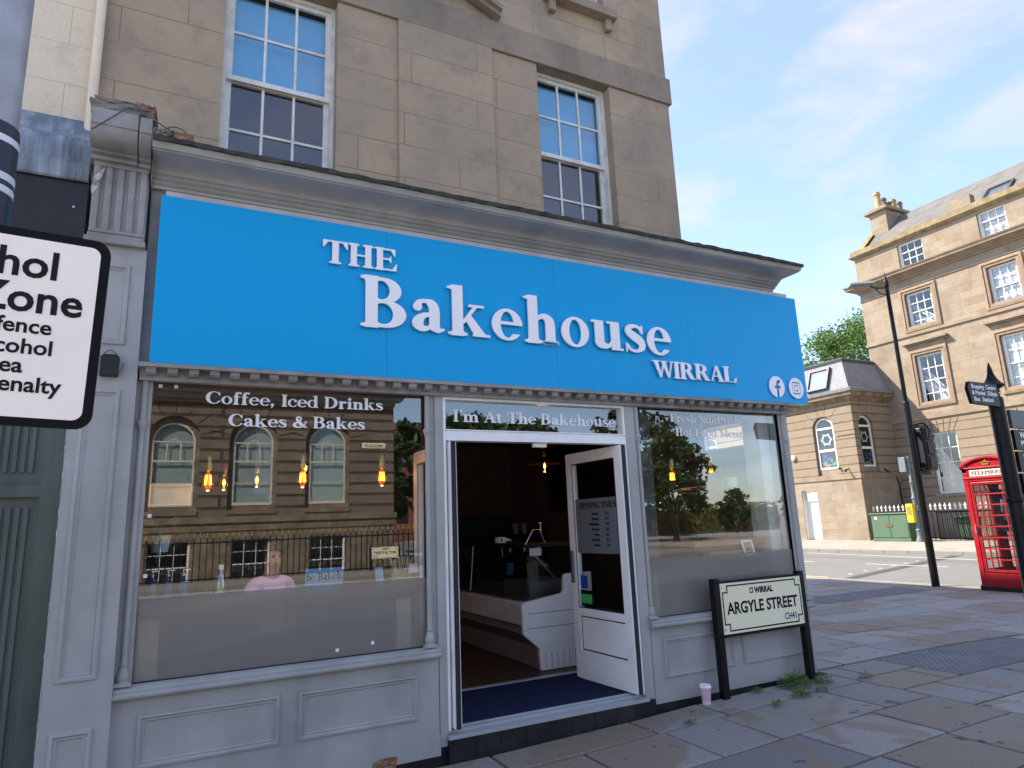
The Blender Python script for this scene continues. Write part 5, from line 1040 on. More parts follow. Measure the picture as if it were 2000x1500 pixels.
for ci, (c, w_) in enumerate(cols_):
    for ri, (a, b) in enumerate(rows_):
        u0, u1 = -c-w_/2, -c+w_/2
        wd = sash(tb, XM, u0, u1, a, b, -.14, cols=3, rowsu=1 if ri == 3 else 2, rowsl=2, meet=(a+(b-a)*(.62 if ri == 3 else .5)), mat=WHITEF, gl=FARGL, back=CURT if ci else None, lower_back=CURT if ci else None, fr=.09, bar=.035, depth=.9)
        if ci == 0 and ri < 3:
            m = MB(XM)
            for k in (0, .16, .5): m.add([(u0, b-.5-k, -.45), (u1, a+.35-k, -.45), (u1, a+.45-k, -.45), (u0, b-.4-k, -.45)], [(0, 1, 2, 3)]) if a+.35-k > a-.2 else None
            m.add([(u0, a, -.6), (u1, a, -.6), (u1, a+.2, -.6), (u0, b-.9, -.6)], [(0, 1, 2, 3)]); m.build('staircase', STW, wd, norm=False)
        if ri in (1, 2):
            m = MB(XM); m.rings(u0-.28, u1+.28, a-.02, b+.28, [(0, -.02), (0, .07), (.12, .09), (.13, .05), (.25, .045), (.28, .0), (.28, -.05)], False); m.build('architrave', plain('pink_sandstone', (.26, .185, .13), .9, var=.12, bmp=.2), tb)
        if ri == 1:
            m = MB(XM); m.box(u0-.28, u1+.28, b+.28, b+.55, -.02, .05); m.box(u0-.4, u1+.4, b+.55, b+.62, -.02, .16); m.box(u0-.46, u1+.46, b+.62, b+.72, -.02, .26); m.build('window_hood', SANDT, tb, bevel=.01)
        if ri == 0:
            m = MB(XM)
            for k in range(-2, 4): x = -c+(k-.5)*.34; x2 = -c+(k-.5)*.22; m.add([(x2-.02, b+.0, .003), (x2+.02, b+.0, .003), (x+.02, b+.58, .003), (x-.02, b+.58, .003)], [(0, 1, 2, 3)])
            m.build('voussoir_joint', plain('dark_wedge_joint', (.07, .05, .035), .95, bmp=0), tb, norm=False)  # dark joint lines fanned over the window head
            m = MB(XM); m.box(u0-.1, u1+.1, a-.14, a, -.1, .07); m.build('window_sill', SANDT, tb)
# ---- lower wing with slate mansard
wg = thing('mansard_wing', 'low sandstone wing with grey slate mansard roof and round headed windows', 'building', (31, 22, .1))
WX = 29.66; WY = 16.45; XW = XF(WX); YW = FAC(WY)
def arched(tf, uc, a, b, w_, par, glassy=True, w0=-.12, paint=True, seed=0):
    r_ = w_/2; sp = b-r_; m = MB(tf); n = 16
    for rr, dd in ((r_, .075),):
        o = [(uc-rr, a)]+[(uc-rr*math.cos(math.pi*i/n), sp+rr*math.sin(math.pi*i/n)) for i in range(n+1)]+[(uc+rr, a)]; q = rr-dd
        i_ = [(uc-q, a)]+[(uc-q*math.cos(math.pi*i/n), sp+q*math.sin(math.pi*i/n)) for i in range(n+1)]+[(uc+q, a)]
        for k in range(len(o)-1): m.add([(*o[k], w0), (*o[k+1], w0), (*i_[k+1], w0), (*i_[k], w0), (*i_[k], w0-.07), (*i_[k+1], w0-.07)], [(0, 1, 2, 3), (3, 2, 5, 4)])
    m.box(uc-r_+.05, uc+r_-.05, a, a+.09, w0-.06, w0+.005); m.box(uc-r_+.05, uc+r_-.05, sp-.05, sp+.05, w0-.06, w0+.005); mid = a+(sp-a)*.46; m.box(uc-r_+.05, uc+r_-.05, mid-.06, mid+.06, w0-.06, w0+.005)
    fo = m.build('arched_window', WHITEF, par)
    p = MB(tf); p.add([(uc-r_+.03, a, w0-.05)]+[(uc-(r_-.03)*math.cos(math.pi*i/n), sp+(r_-.03)*math.sin(math.pi*i/n), w0-.05) for i in range(n+1)]+[(uc+r_-.03, a, w0-.05)], [tuple(range(n+3))]); p.build('pane', FARGL, fo)
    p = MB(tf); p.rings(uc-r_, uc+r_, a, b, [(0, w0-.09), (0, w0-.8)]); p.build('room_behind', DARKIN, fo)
    if paint:                                              # cut paper stars and painted shapes on the glass
        pr = random.Random(seed); p = MB(tf); PP = plain('pale_paper', (.42, .5, .5), .8, bmp=0)
        cy = (mid+sp)/2
        for k in range(6):
            a0, a1 = k*math.pi/3, (k+1)*math.pi/3; R1, R2 = .36*r_*2*.9, .24*r_*2*.9; am = (a0+a1)/2
            p.add([(uc+R1*math.cos(a0), cy+R1*math.sin(a0), w0-.06), (uc+R1*.72*math.cos(am), cy+R1*.72*math.sin(am), w0-.06), (uc+R1*math.cos(a1), cy+R1*math.sin(a1), w0-.06), (uc+R2*math.cos(a1), cy+R2*math.sin(a1), w0-.06), (uc+R2*.72*math.cos(am), cy+R2*.72*math.sin(am), w0-.06), (uc+R2*math.cos(a0), cy+R2*math.sin(a0), w0-.06)], [(0, 1, 4, 5), (1, 2, 3, 4)])
        p.build('paper_star', PP, fo, norm=False)
        for nm, cl, rng_ in (('blue', (.03, .03, .35), (.5, .85)), ('green', (.05, .25, .07), (.05, .5)), ('red', (.4, .04, .08), (.02, .2)), ('teal', (.03, .25, .28), (.05, .45))):
            p = MB(tf)
            for k in range(5):
                x, y = uc+pr.uniform(-.75, .75)*r_*.8, a+.12+(mid-a-.25)*pr.uniform(*rng_); s_ = pr.uniform(.05, .11); q = [(x+s_*math.cos(t)*pr.uniform(.6, 1.2), y+s_*math.sin(t)*pr.uniform(.6, 1.1), w0-.062-.001*k) for t in np.linspace(0, 5.5, 8)]; p.add(q, [tuple(range(8))])
            p.build('painted_glass', plain('window_paint_'+nm, cl, .7, bmp=0), fo, norm=False)
    R2 = r_+.08; o = [(uc-R2, a-.42)]+[(uc-R2*math.cos(math.pi*i/n), sp+R2*math.sin(math.pi*i/n)) for i in range(n+1)]+[(uc+R2, a-.42)]; q = r_-.01
    i_ = [(uc-q, a)]+[(uc-q*math.cos(math.pi*i/n), sp+q*math.sin(math.pi*i/n)) for i in range(n+1)]+[(uc+q, a)]; p = MB(tf)
    for k in range(len(o)-1): p.add([(*o[k], w0-.015), (*o[k+1], w0-.015), (*i_[k+1], w0-.015), (*i_[k], w0-.015), (*i_[k], w0-.09), (*i_[k+1], w0-.09)], [(0, 1, 2, 3), (3, 2, 5, 4)])
    p.quad((uc-R2, a-.42, w0-.015), (uc+R2, a-.42, w0-.015), (uc+q, a, w0-.015), (uc-q, a, w0-.015)); p.build('stone_surround', SANDT, fo)
    return fo
wcs = [18.2, 22.3, 26.4, 30.5]
hA = [(-c-.62, -c+.62, 3.22, 6.32, True) for c in wcs]; D0, D1 = -20.0, -19.05
mb = MB(XW); mb.wall(-34, -WY, 3.3, 7.0, [(h[0], h[1], 3.3, h[3], True) for h in hA], .14); mb.build('upper_wall', SANDR, wg)
mb = MB(XW); mb.wall(-34, -WY, .1, 3.3, [(D0, D1, .1, 2.62)], .35); mb.build('lower_wall', SAND, wg)
mb = MB(YW); mb.wall(WX, MX+.1, 3.3, 7.0, [(30.05, 31.15, 3.35, 6.2, True)], .14); mb.build('upper_wall', SANDR, wg); mb = MB(YW); mb.wall(WX, MX+.1, .1, 3.3, [], .1); mb.build('lower_wall', SAND, wg)
mb = MB(); mb.sweep([(0, 3.06), (.05, 3.06), (.06, 3.3), (.0, 3.31)], lambda o: [(WX-o, 34), (WX-o, WY-o), (MX+.1, WY-o)]); mb.build('string_band', SANDT, wg)
mb = MB(); mb.sweep([(0, 5.22), (.035, 5.22), (.035, 5.36), (.0, 5.37)], lambda o: [(WX-o, WY+1.0), (WX-o, WY-o), (WX+.4, WY-o)]); mb.build('impost_band', SANDT, wg)
mb = MB(); mb.sweep([(0, 6.85), (.06, 6.9), (.1, 7.0), (.28, 7.1), (.32, 7.12), (.34, 7.3), (.2, 7.38), (0, 7.4)], lambda o: [(WX-o, 34), (WX-o, WY-o), (MX+.1, WY-o)]); mb.build('cornice', plain('sooty_sandstone', (.20, .15, .10), .9, var=.3, sc=3, bmp=.3, dirt=(.04, .035, .03), dsc=2, damt=.7), wg, smooth=True)
mb = MB(); mb.sweep([(.36, 7.31), (.40, 7.31), (.41, 7.45), (.3, 7.5)], lambda o: [(WX-o, 34), (WX-o, WY-o), (MX+.05, WY-o)]); mb.build('gutter', plain('grey_gutter', (.16, .165, .17), .4, bmp=0), wg)
mb = MB(); mb.sweep([(.15, 7.45), (-.5, 9.1)], lambda o: [(WX-o, 34), (WX-o, WY-o), (MX+.1, WY-o)]); mr = mb.build('roof', SLATEL, wg, norm=False)
mb = MB(); mb.sweep([(-.45, 9.0), (-.42, 9.15), (-.5, 9.22), (-2.6, 9.4)], lambda o: [(WX-o, 34), (WX-o, WY-o), (MX+.1, WY-o)]); mb.build('roof_coping', plain('dark_lead', (.05, .055, .065), .5, bmp=0), mr)
mt = lambda u, v, w_: (WX-.15+v*.366-w_*.93, -u, 7.45+v*.93+w_*.366)
mb = MB(mt); mb.rings(-18.75, -17.5, .2, 1.45, [(0, .02), (0, .16), (.11, .16), (.11, .06)], False); sl_ = mb.build('skylight', plain('dark_lead', (.05, .055, .065), .5, bmp=0), mr)
mb = MB(mt); mb.quad((-18.64, .31, .1), (-17.61, .31, .1), (-17.61, 1.34, .1), (-18.64, 1.34, .1)); mb.build('pane', glassmat('sky_facing_glass', .45, (.5, .6, .6), gain=.5), sl_)
mb = MB(mt); mb.quad((-18.64, .31, .03), (-17.61, .31, .03), (-17.61, 1.34, .03), (-18.64, 1.34, .03)); mb.build('roller_blind', plain('pale_aqua_blind', (.42, .55, .5), .8, bmp=0), sl_)
for i, c in enumerate(wcs):
    arched(XW, -c, 3.62, 6.24, 1.08, wg, seed=i+1)
    m = MB(XW); n = 14
    for k in (1.2, 2.4, 3.6, 4.8, -.1, 6.1): t = math.pi*(k+.5)/7; x, y = -c, 5.70; m.add([(x+.66*math.cos(t)-.012*math.sin(t), y+.66*math.sin(t)+.012*math.cos(t), .003), (x+.66*math.cos(t)+.012*math.sin(t), y+.66*math.sin(t)-.012*math.cos(t), .003), (x+1.25*math.cos(t)+.012*math.sin(t), y+1.25*math.sin(t)-.012*math.cos(t), .003), (x+1.25*math.cos(t)-.012*math.sin(t), y+1.25*math.sin(t)+.012*math.cos(t), .003)], [(0, 1, 2, 3)])
    m.build('voussoir_joint', plain('dark_wedge_joint', (.07, .05, .035), .95, bmp=0), wg, norm=False)
arched(YW, 30.6, 3.62, 6.15, 1.0, wg, seed=9)
m = MB(YW)
for k in (.8, 2, 3, 4.2): t = math.pi*(k+.5)/6; x, y = 30.6, 5.65; m.add([(x+.6*math.cos(t)-.012*math.sin(t), y+.6*math.sin(t)+.012*math.cos(t), .003), (x+.6*math.cos(t)+.012*math.sin(t), y+.6*math.sin(t)-.012*math.cos(t), .003), (x+1.2*math.cos(t)+.012*math.sin(t), y+1.2*math.sin(t)-.012*math.cos(t), .003), (x+1.2*math.cos(t)-.012*math.sin(t), y+1.2*math.sin(t)+.012*math.cos(t), .003)], [(0, 1, 2, 3)])
m.build('voussoir_joint', plain('dark_wedge_joint', (.07, .05, .035), .95, bmp=0), wg, norm=False)
mb = MB(XW); mb.box(D0+.06, D1-.06, .13, 2.08, -.32, -.27); mb.box(D0, D0+.06, .1, 2.6, -.34, -.2); mb.box(D1-.06, D1, .1, 2.6, -.34, -.2); mb.box(D0+.06, D1-.06, 2.08, 2.16, -.34, -.2); mb.box(D0+.06, D1-.06, 2.52, 2.6, -.34, -.2)
for k in range(5): u = D0+.16+k*.16; mb.box(u, u+.006, .2, 2.0, -.271, -.268)
dd = mb.build('side_door', WHITEF, wg, bevel=.006); mb = MB(XW); mb.quad((D0+.06, 2.16, -.3), (D1-.06, 2.16, -.3), (D1-.06, 2.52, -.3), (D0+.06, 2.52, -.3)); mb.build('fanlight', FARGL, dd)
mb = MB(XW); mb.quad((D0+.01, .1, -.02), (D0+.012, .1, -.34), (D0+.012, 2.6, -.34), (D0+.01, 2.6, -.02)); mb.build('painted_reveal', WHITEF, dd, norm=False)
mb = MB(XW); mb.lathe([(.13, .0), (.15, .02), (.15, .1), (.10, .13)], (-20.2, 4.4, 0), 16); mb.build('alarm_box', plain('ivory_plastic', (.62, .57, .42), .5, bmp=0), wg, smooth=True)
mb = MB(XW); mb.tube([(-17.05, 3.55, 0), (-17.05, 3.5, .15), (-17.0, 3.45, .3)], [.03, .03, .07], 8); mb.tube([(-17.5, 3.62, 0), (-17.5, 3.6, .12)], .05, 8); mb.build('security_camera', plain('black_plastic', (.02, .02, .024), .5, bmp=.1), wg)
mb = MB(); mb.tube([(31.5, WY-.03, 3.5), (32.0, WY-.03, 3.2), (32.3, WY-.03, 3.15), (32.45, WY-.06, 2.8), (32.5, WY-.06, .3)], .03, 8); mb.build('drainpipe', BLACK, wg)

# ---- railings, cabinets, poles on the far pavement
rg = thing('railings', 'black iron railings with white finials before the sandstone terrace', 'railings', (29.95, 11, .1))
mb = MB(); y = 16.25
bar, fin = MB(), MB()
while y > 2:
    bar.box(29.94, 29.962, y-.011, y+.011, .1, 1.42); fin.lathe([(.012, 1.40), (.045, 1.46), (.02, 1.5), (.05, 1.56), (.05, 1.6), (.018, 1.66), (.004, 1.72)], (29.951, y, 0), 6); y -= .21
bar.build('bar', BLACK, rg); fin.build('finial', plain('white_iron', (.68, .67, .64), .5, bmp=0), rg); mb.box(29.93, 29.972, 2, 16.3, 1.33, 1.37); mb.box(29.93, 29.972, 2, 16.3, .2, .24); mb.build('rail', BLACK, rg)
CABG = plain('cabinet_green', (.075, .135, .075), .5, var=.08, sc=4, bmp=.05, dirt=(.12, .13, .1), dsc=3, damt=.3)
cb = thing('street_cabinet', 'green two door street cabinet standing before the railings', 'cabinet', (29.1, 14.8, .1))
mb = MB(); mb.box(28.85, 29.4, 13.92, 15.72, .1, .22); mb.box(28.88, 29.4, 13.95, 15.69, .22, 1.3); mb.box(28.82, 29.44, 13.88, 15.76, 1.3, 1.36); mb.build('cabinet_body', CABG, cb, bevel=.015)
for a, b in ((13.99, 14.81), (14.83, 15.65)): mb = MB(); mb.box(28.86, 28.88, a, b, .28, 1.27); dr = mb.build('door', CABG, cb, bevel=.006)
mb = MB(); mb.box(28.84, 28.86, 14.7, 14.98, .74, .86); mb.build('latch', plain('rusty_latch', (.14, .08, .05), .8, bmp=0), dr)
mb = MB(); mb.box(28.855, 28.8605, 15.4, 15.5, 1.08, 1.2); mb.build('white_label', WHITEF, dr)
bn = thing('wheelie_bin', 'green wheeled bin standing behind the railings', 'bin', (30.6, 12.4, .1))
mb = MB(); mb.add([(30.35, 12.1, .15), (30.85, 12.1, .15), (30.85, 12.7, .15), (30.35, 12.7, .15), (30.28, 12.02, 1.05), (30.92, 12.02, 1.05), (30.92, 12.78, 1.05), (30.28, 12.78, 1.05)], [(0, 1, 2, 3), (0, 1, 5, 4), (1, 2, 6, 5), (2, 3, 7, 6), (3, 0, 4, 7)]); mb.build('bin_body', CABG, bn, bevel=.02); mb = MB(); mb.box(30.24, 30.96, 11.98, 12.82, 1.05, 1.11); mb.build('lid', CABG, bn, bevel=.02)
mb = MB()
for y in (12.15, 12.65): mb.lathe([(.1, -.03), (.1, .03)], (30.88, y, .2), 12, ax=1)
mb.build('wheel', BLACK, bn)
gm = thing('mesh_gate', 'dark mesh panel fixed behind the white tipped railings', 'gate', (30.05, 12, .1)); mb = MB(); mb.box(30.05, 30.08, 10.9, 13.4, .15, .2); mb.box(30.05, 30.08, 10.9, 13.4, 1.28, 1.33); mb.box(30.05, 30.08, 10.9, 10.95, .2, 1.28); mb.box(30.05, 30.08, 13.35, 13.4, .2, 1.28); mb.build('gate_frame', BLACK, gm); mb = MB()
for k in range(24): mb.box(30.06, 30.07, 10.95+k*.1, 10.965+k*.1, .2, 1.28)
for k in range(14): mb.box(30.058, 30.064, 10.95, 13.35, .24+k*.075, .25+k*.075)
mb.build('wire_mesh', BLACK, gm)
GP = plain('grey_post_paint', (.14, .165, .175), .5, var=.1, bmp=.05)
pp = thing('crossing_post', 'grey fluted post with yellow push button box beside the green cabinet', 'post', (28.75, 13.45, .1))
mb = MB(); mb.lathe([(.16, .1), (.16, .2), (.11, .3), (.10, .55), (.13, .6), (.07, .68), (.065, 1.9), (.10, 1.93), (.10, 2.0), (.06, 2.05), (.055, 2.6), (.09, 2.65), (.05, 2.7), (.05, 3.7), (.07, 3.72), (.0, 3.78)], (28.75, 13.45, 0), 14); mb.build('post', GP, pp, smooth=True)
YB_ = plain('yellow_plastic', (.68, .47, .02), .45, bmp=0, var=.04)
mb = MB(); mb.box(28.48, 28.68, 13.42, 13.72, .92, 1.72); yb = mb.build('push_button_box', YB_, pp, bevel=.02); mb = MB(); mb.box(28.475, 28.4795, 13.47, 13.67, 1.25, 1.6); mb.build('dark_panel', plain('amber_panel', (.3, .2, .03), .4, bmp=0), yb)
mb = MB(); mb.box(28.6, 28.8, 13.5, 13.8, 3.1, 3.75); mb.build('control_box', GP, pp, bevel=.01)
# ---- black lamp post and traffic signal at the near kerb
lp_ = thing('lamp_post', 'tall black tapered lamp post with bracket lantern at the near kerb', 'lamp post', (13.91, 3.92, 0))
mb = MB(); mb.lathe([(.075, 0), (.072, 2.0), (.068, 3.78), (.064, 3.80), (.045, 3.82), (.04, 6.4), (.05, 6.41), (.054, 6.5), (.036, 6.56), (.02, 6.6), (.012, 6.72), (.0, 6.75)], (13.91, 3.92, 0), 18); mb.build('post', BLACK, lp_, smooth=True)
hx, hy = 13.48, 4.22
mb = MB(); mb.tube([(13.91, 3.92, 6.38), (13.72, 4.06, 6.40), (13.62, 4.12, 6.46)], .016, 6); mb.tube([(13.91, 3.92, 6.22), (13.80, 4.0, 6.25), (13.72, 4.06, 6.38)], .01, 6); mb.build('bracket', BLACK, lp_)
mb = MB(lambda u, v, w_: (hx+u*.82+v*.57, hy-u*.57+v*.82, 6.47+w_)); mb.rings(-.27, .25, -.12, .12, [(0, 0), (.0, .03), (.05, .085)]); mb.rings(-.27, .25, -.12, .12, [(0, 0), (.03, -.02)]); mb.build('lantern', plain('grey_lantern', (.22, .22, .21), .4, bmp=0), lp_)
ts = thing('traffic_signal', 'black traffic signal head seen from behind, strapped to the lamp post', 'traffic signal', (14.25, 3.86, 2.3))
mb = MB(); mb.box(14.10, 14.42, 3.76, 3.98, 2.33, 3.24); sb = mb.build('signal_housing', plain('black_plastic', (.02, .02, .024), .5, bmp=.1), ts, bevel=.03)
mb = MB()
for k in range(3): mb.box(14.14, 14.38, 3.735, 3.76, 2.38+k*.295, 2.62+k*.295)
mb.build('rear_cover', plain('worn_black_plastic', (.035, .036, .04), .5, var=.3, sc=12, bmp=.2), sb, bevel=.015)
mb = MB(); mb.box(14.03, 14.5, 3.985, 4.0, 2.25, 3.32); mb.build('backing_board', BLACK, ts, bevel=.004); mb = MB(); mb.tube([(14.02, 3.9, 3.3), (14.2, 3.8, 3.34), (14.28, 3.74, 3.2), (14.2, 3.74, 3.0)], .018, 8); mb.build('cable_loop', BLACK, ts)
mb = MB(); mb.box(13.99, 14.12, 3.86, 3.94, 2.45, 2.5); mb.box(13.99, 14.12, 3.86, 3.94, 3.1, 3.15); mb.build('clamp', BLACK, ts)

# ================================================================= RED TELEPHONE BOX
RED = plain('post_office_red', (.34, .010, .016), .32, var=.06, sc=2, bmp=.08, dirt=(.36, .06, .06), dsc=3, damt=.3)
pb_z = 1.065; PBX = 14.195; PBY = 2.49; H = .45
pb = thing('telephone_box', 'red cast iron telephone box with glazed door and TELEPHONE panels at the kerb', 'telephone box', (PBX, PBY, 0))
GOLD = plain('gold_paint', (.55, .36, .08), .4, .4, bmp=0); OPAL = plain('opal_panel', (.62, .60, .50), .5, bmp=0, var=.03)
mb = MB(); mb.box(PBX-.47, PBX+.47, PBY-.47, PBY+.47, .0, .075); mb.build('base_plinth', plain('black_bitumen', (.012, .012, .012), .8, bmp=.1), pb)
mb = MB(); mb.box(PBX-.46, PBX+.46, PBY-.46, PBY+.46, .075, .10); mb.build('floor', RED, pb)
for k in range(4):
    ang = k*math.pi/2
    def TFk(u, v, w_, a=ang): x, y = u, -(H+w_); return (PBX+x*math.cos(a)-y*math.sin(a), PBY+x*math.sin(a)+y*math.cos(a), v)
    m = MB(TFk); m.box(-H, -H+.085, .1, 2.06, -.085, 0.003 if k % 2 else 0); m.box(-H+.085, H-.085, .1, .30, -.06, 0); m.rings(-H+.085, H-.085, .30, 1.90, [(0, -.01), (.02, -.01), (.02, .004), (.04, .004), (.04, -.02)], False); m.box(-H+.085, H-.085, 1.90, 1.945, -.06, .0)
    m.build('frame', RED, pb, bevel=.004)
    m = MB(TFk); a, b, c, d = -H+.125, H-.125, .34, 1.86
    m.rings(a, b, c, d, [(0, -.03), (0, .0), (.022, .0), (.022, -.03)], False)
    for x in (a+.125, b-.125): m.box(x-.011, x+.011, c+.02, d-.02, -.028, -.004)
    for i in range(1, 8): z = c+(d-c)*i/8; m.box(a+.02, b-.02, z-.011, z+.011, -.029, -.003)
    dr = m.build('door' if k == 3 else 'glazed_side', RED, pb, bevel=.002)
    m = MB(TFk); m.quad((a, c, -.018), (b, c, -.018), (b, d, -.018), (a, d, -.018)); m.build('pane', glassmat('kiosk_glass', .07, (.82, .85, .84)), dr)
    if k == 3: m = MB(TFk); m.tube([(-.36, .98, .01), (-.36, .99, .035), (-.36, 1.12, .035), (-.36, 1.13, .01)], .012, 8); m.build('handle', CHROME, dr)
    m = MB(TFk); m.box(-H-.012, H+.012, 1.945, 1.975, -.05, .014); m.box(-H, H, 1.975, 2.13, -.08, .0); m.box(-H-.02, H+.02, 2.125, 2.15, -.05, .02); hd = m.build('head', RED, pb, bevel=.004)
    m = MB(TFk); m.quad((-.32, 1.992, .003), (.32, 1.992, .003), (.32, 2.105, .003), (-.32, 2.105, .003)); op = m.build('opal_sign', OPAL, hd)
    serif('TELEPHONE', 'lettering', TFk, .0035, -.285, .285, 2.017, .062, BLACK, op, .002, step=.03)
    m = MB(TFk); n = 14; arc = [(-(H+.02)+(2*H+.04)*i/n, 2.15+.16*math.sin(math.pi*i/n)**.75 if 0 < i < n else 2.15) for i in range(n+1)]
    vs = [(x, 2.148, 0) for x, y in arc]+[(x, y, 0) for x, y in arc]; m.add(vs, [(i, i+1, n+2+i, n+1+i) for i in range(n)])
    e1 = [(x*1.02, y+.018, .03) for x, y in arc]; e0 = [(x, y-.012, .03) for x, y in arc]; e2 = [(x*1.02, y+.018, -.1) for x, y in arc]; e3 = [(x, y-.012, 0) for x, y in arc]
    m.add(e3+e0+e1+e2, [(j*(n+1)+i, j*(n+1)+i+1, (j+1)*(n+1)+i+1, (j+1)*(n+1)+i) for j in range(3) for i in range(n)]); m.build('pediment', RED, pb)
    m = MB(TFk)                                            # crown
    m.box(-.055, .055, 2.185, 2.198, .0, .012)
    for x0, xm in ((-.055, -.07), (.055, .07), (-.03, -.035), (.03, .035), (0, 0)): m.tube([(x0*.9, 2.198, .006), (xm, 2.222, .008), (0, 2.25, .008)], .006, 6)
    m.lathe([(.001, .0), (.010, .004), (.010, .012), (.001, .016)], (0, 2.258, 0), 8); m.build('crown', GOLD, pb, norm=False)
mb = MB(); n = 12; vs = []
for i in range(n+1):
    for j in range(n+1):
        x, y = -1+2*i/n, -1+2*j/n; h_ = .27*(max(0, 1-x*x)**.5*.62+max(0, 1-y*y)**.5*.62)*.62+.0; vs.append((PBX+x*(H+.01), PBY+y*(H+.01), 2.16+max(.0, h_)))
mb.add(vs, [(i*(n+1)+j, i*(n+1)+j+1, (i+1)*(n+1)+j+1, (i+1)*(n+1)+j) for i in range(n) for j in range(n)]); mb.build('domed_roof', RED, pb, smooth=2)
mb = MB(); mb.box(PBX+.12, PBX+.38, PBY-.3, PBY+.3, 1.0, 1.75); mb.box(PBX+.0, PBX+.12, PBY-.2, PBY+.15, 1.1, 1.6); eq = mb.build('telephone', BLACK, pb, bevel=.01); mb = MB(); mb.tube([(PBX-.02, PBY+.05, 1.56), (PBX-.05, PBY+.06, 1.45), (PBX-.02, PBY+.07, 1.35)], [.03, .018, .03], 8); mb.box(PBX-.004, PBX-.0005, PBY-.15, PBY+.1, 1.2, 1.5); mb.build('handset', CHROME, eq)

pb.scale = (1, 1, pb_z)

# ================================================================= FINGER POST
FX, FY = 7.1, -1.18
fp = thing('finger_post', 'black cast iron finger post with white lettered arms before the telephone box', 'signpost', (FX, FY, gz(FX)))
zt = lambda k: 1.6+(k-1.6)*1.6                             # heights read on a nearer plane, carried out to the post
mb = MB(); mb.lathe([(.11, .0), (.11, .5), (.085, .6), (.068, .8), (.066, 1.60), (.078, 1.61), (.078, 1.64), (.066, 1.65), (.066, 2.60), (.05, 2.61), (.042, 2.64), (.054, 2.655), (.054, 2.67), (.042, 2.68)], (FX, FY, 0), 20); mb.build('post', BLACK, fp, smooth=True)
mb = MB(); mb.lathe([(.042, 2.66), (.052, 2.69), (.10, 2.715), (.103, 2.725), (.075, 2.75), (.048, 2.79), (.034, 2.825), (.028, 2.84), (.032, 2.845), (.022, 2.855), (.026, 2.865), (.017, 2.91), (.0, 2.97)], (FX, FY, 0), 20); mb.build('finial', BLACK, fp, smooth=True)
AF = FAC(FY-.06)
mb = MB(AF)
for a in (0, 1, 2, 3):
    q = a*math.pi/2+.4; mb.lathe([(.012, 0), (.012, .012)], (FX+.05*math.cos(q), 2.645, -.06+.05*math.sin(q)), 8)
mb.build('gold_boss', GOLD, fp)
def arm(pts, name='arm'): m = MB(AF); m.add([(x, z, -.02) for x, z in pts]+[(x, z, .012) for x, z in pts], [tuple(range(len(pts))), tuple(range(2*len(pts)-1, len(pts)-1, -1))]+[(i, (i+1) % len(pts), (i+1) % len(pts)+len(pts), i+len(pts)) for i in range(len(pts))]); return m.build(name, BLACK, fp, bevel=.003)
ar = arm([(FX-.07, 2.50), (FX-.07, 2.72), (FX-.53, 2.725), (FX-.565, 2.66), (FX-.53, 2.515)])
for i, t_ in enumerate(('Shopping  Centre', '& Market  550yds', 'Bus  Station')): sans(t_, 'lettering', AF, .0125, LETTER, ar, u=FX-.51+(0, 0.0, .02)[i], v=2.662-i*.06, cap=.042, width=(.40, .41, .31)[i], bold=.012, thick=.001)
ar = arm([(FX+.07, 2.30), (FX+.07, 2.48), (FX+.85, 2.48), (FX+.9, 2.39), (FX+.85, 2.30)]); ar.data.materials.clear(); ar.data.materials.append(plain('slate_grey_arm', (.05, .065, .085), .4, bmp=.1))
for k, (z0, tx) in enumerate(((2.09, ('Wirral', 'Magistrates')), (1.88, ('Mersey', '& View')), (1.67, ('Hamilton', '& Ferry')))):
    a_ = arm([(FX+.07, z0), (FX+.07, z0+.195), (FX+.85, z0+.195), (FX+.9, z0+.1), (FX+.85, z0)])
    for i, t_ in enumerate(tx): sans(t_, 'lettering', AF, .0125, LETTER, a_, u=FX+.16, v=z0+.115-i*.078, cap=.058, bold=.02, thick=.001)
mb = MB(AF); mb.box(FX+.0, FX+.09, 1.31, 1.35, .075-.06, .03); mb.build('sticker', VINYL, fp)

# ================================================================= TREES
LEAF = leafmat('tree_leaf', (.045, .10, .014), (.085, .165, .025), (.14, .24, .045))
LEAF2 = leafmat('street_tree_leaf', (.018, .045, .012), (.035, .08, .018), (.06, .12, .03))
BARK = plain('bark', (.10, .08, .06), .95, var=.3, sc=6, bmp=.6)
def crown_mesh(seed, r_, h_, nclump, per, ls):
    p = random.Random(seed); m = MB()
    for k in range(nclump):
        a, ph = p.uniform(0, 6.283), math.acos(p.uniform(-.75, 1)); q = p.uniform(.45, 1.0)**.6
        c = Vector((r_*q*math.sin(ph)*math.cos(a), r_*q*math.sin(ph)*math.sin(a), h_*q*math.cos(ph)*.55)); cr_ = p.uniform(.12, .24)*r_
        for i in range(per):
            d = Vector((p.gauss(0, 1), p.gauss(0, 1), p.gauss(0, .8))); d = d.normalized()*cr_*p.random()**.4; o = c+d
            u = Vector((p.gauss(0, 1), p.gauss(0, 1), p.gauss(0, .7))).normalized(); v = u.cross(Vector((p.gauss(0, 1), p.gauss(0, 1), p.gauss(0, 1)))).normalized(); l_ = ls*p.uniform(.6, 1.2)
            m.add([o-u*l_, o+v*l_*.45, o+u*l_, o-v*l_*.45], [(0, 1, 2, 3)])
    return m
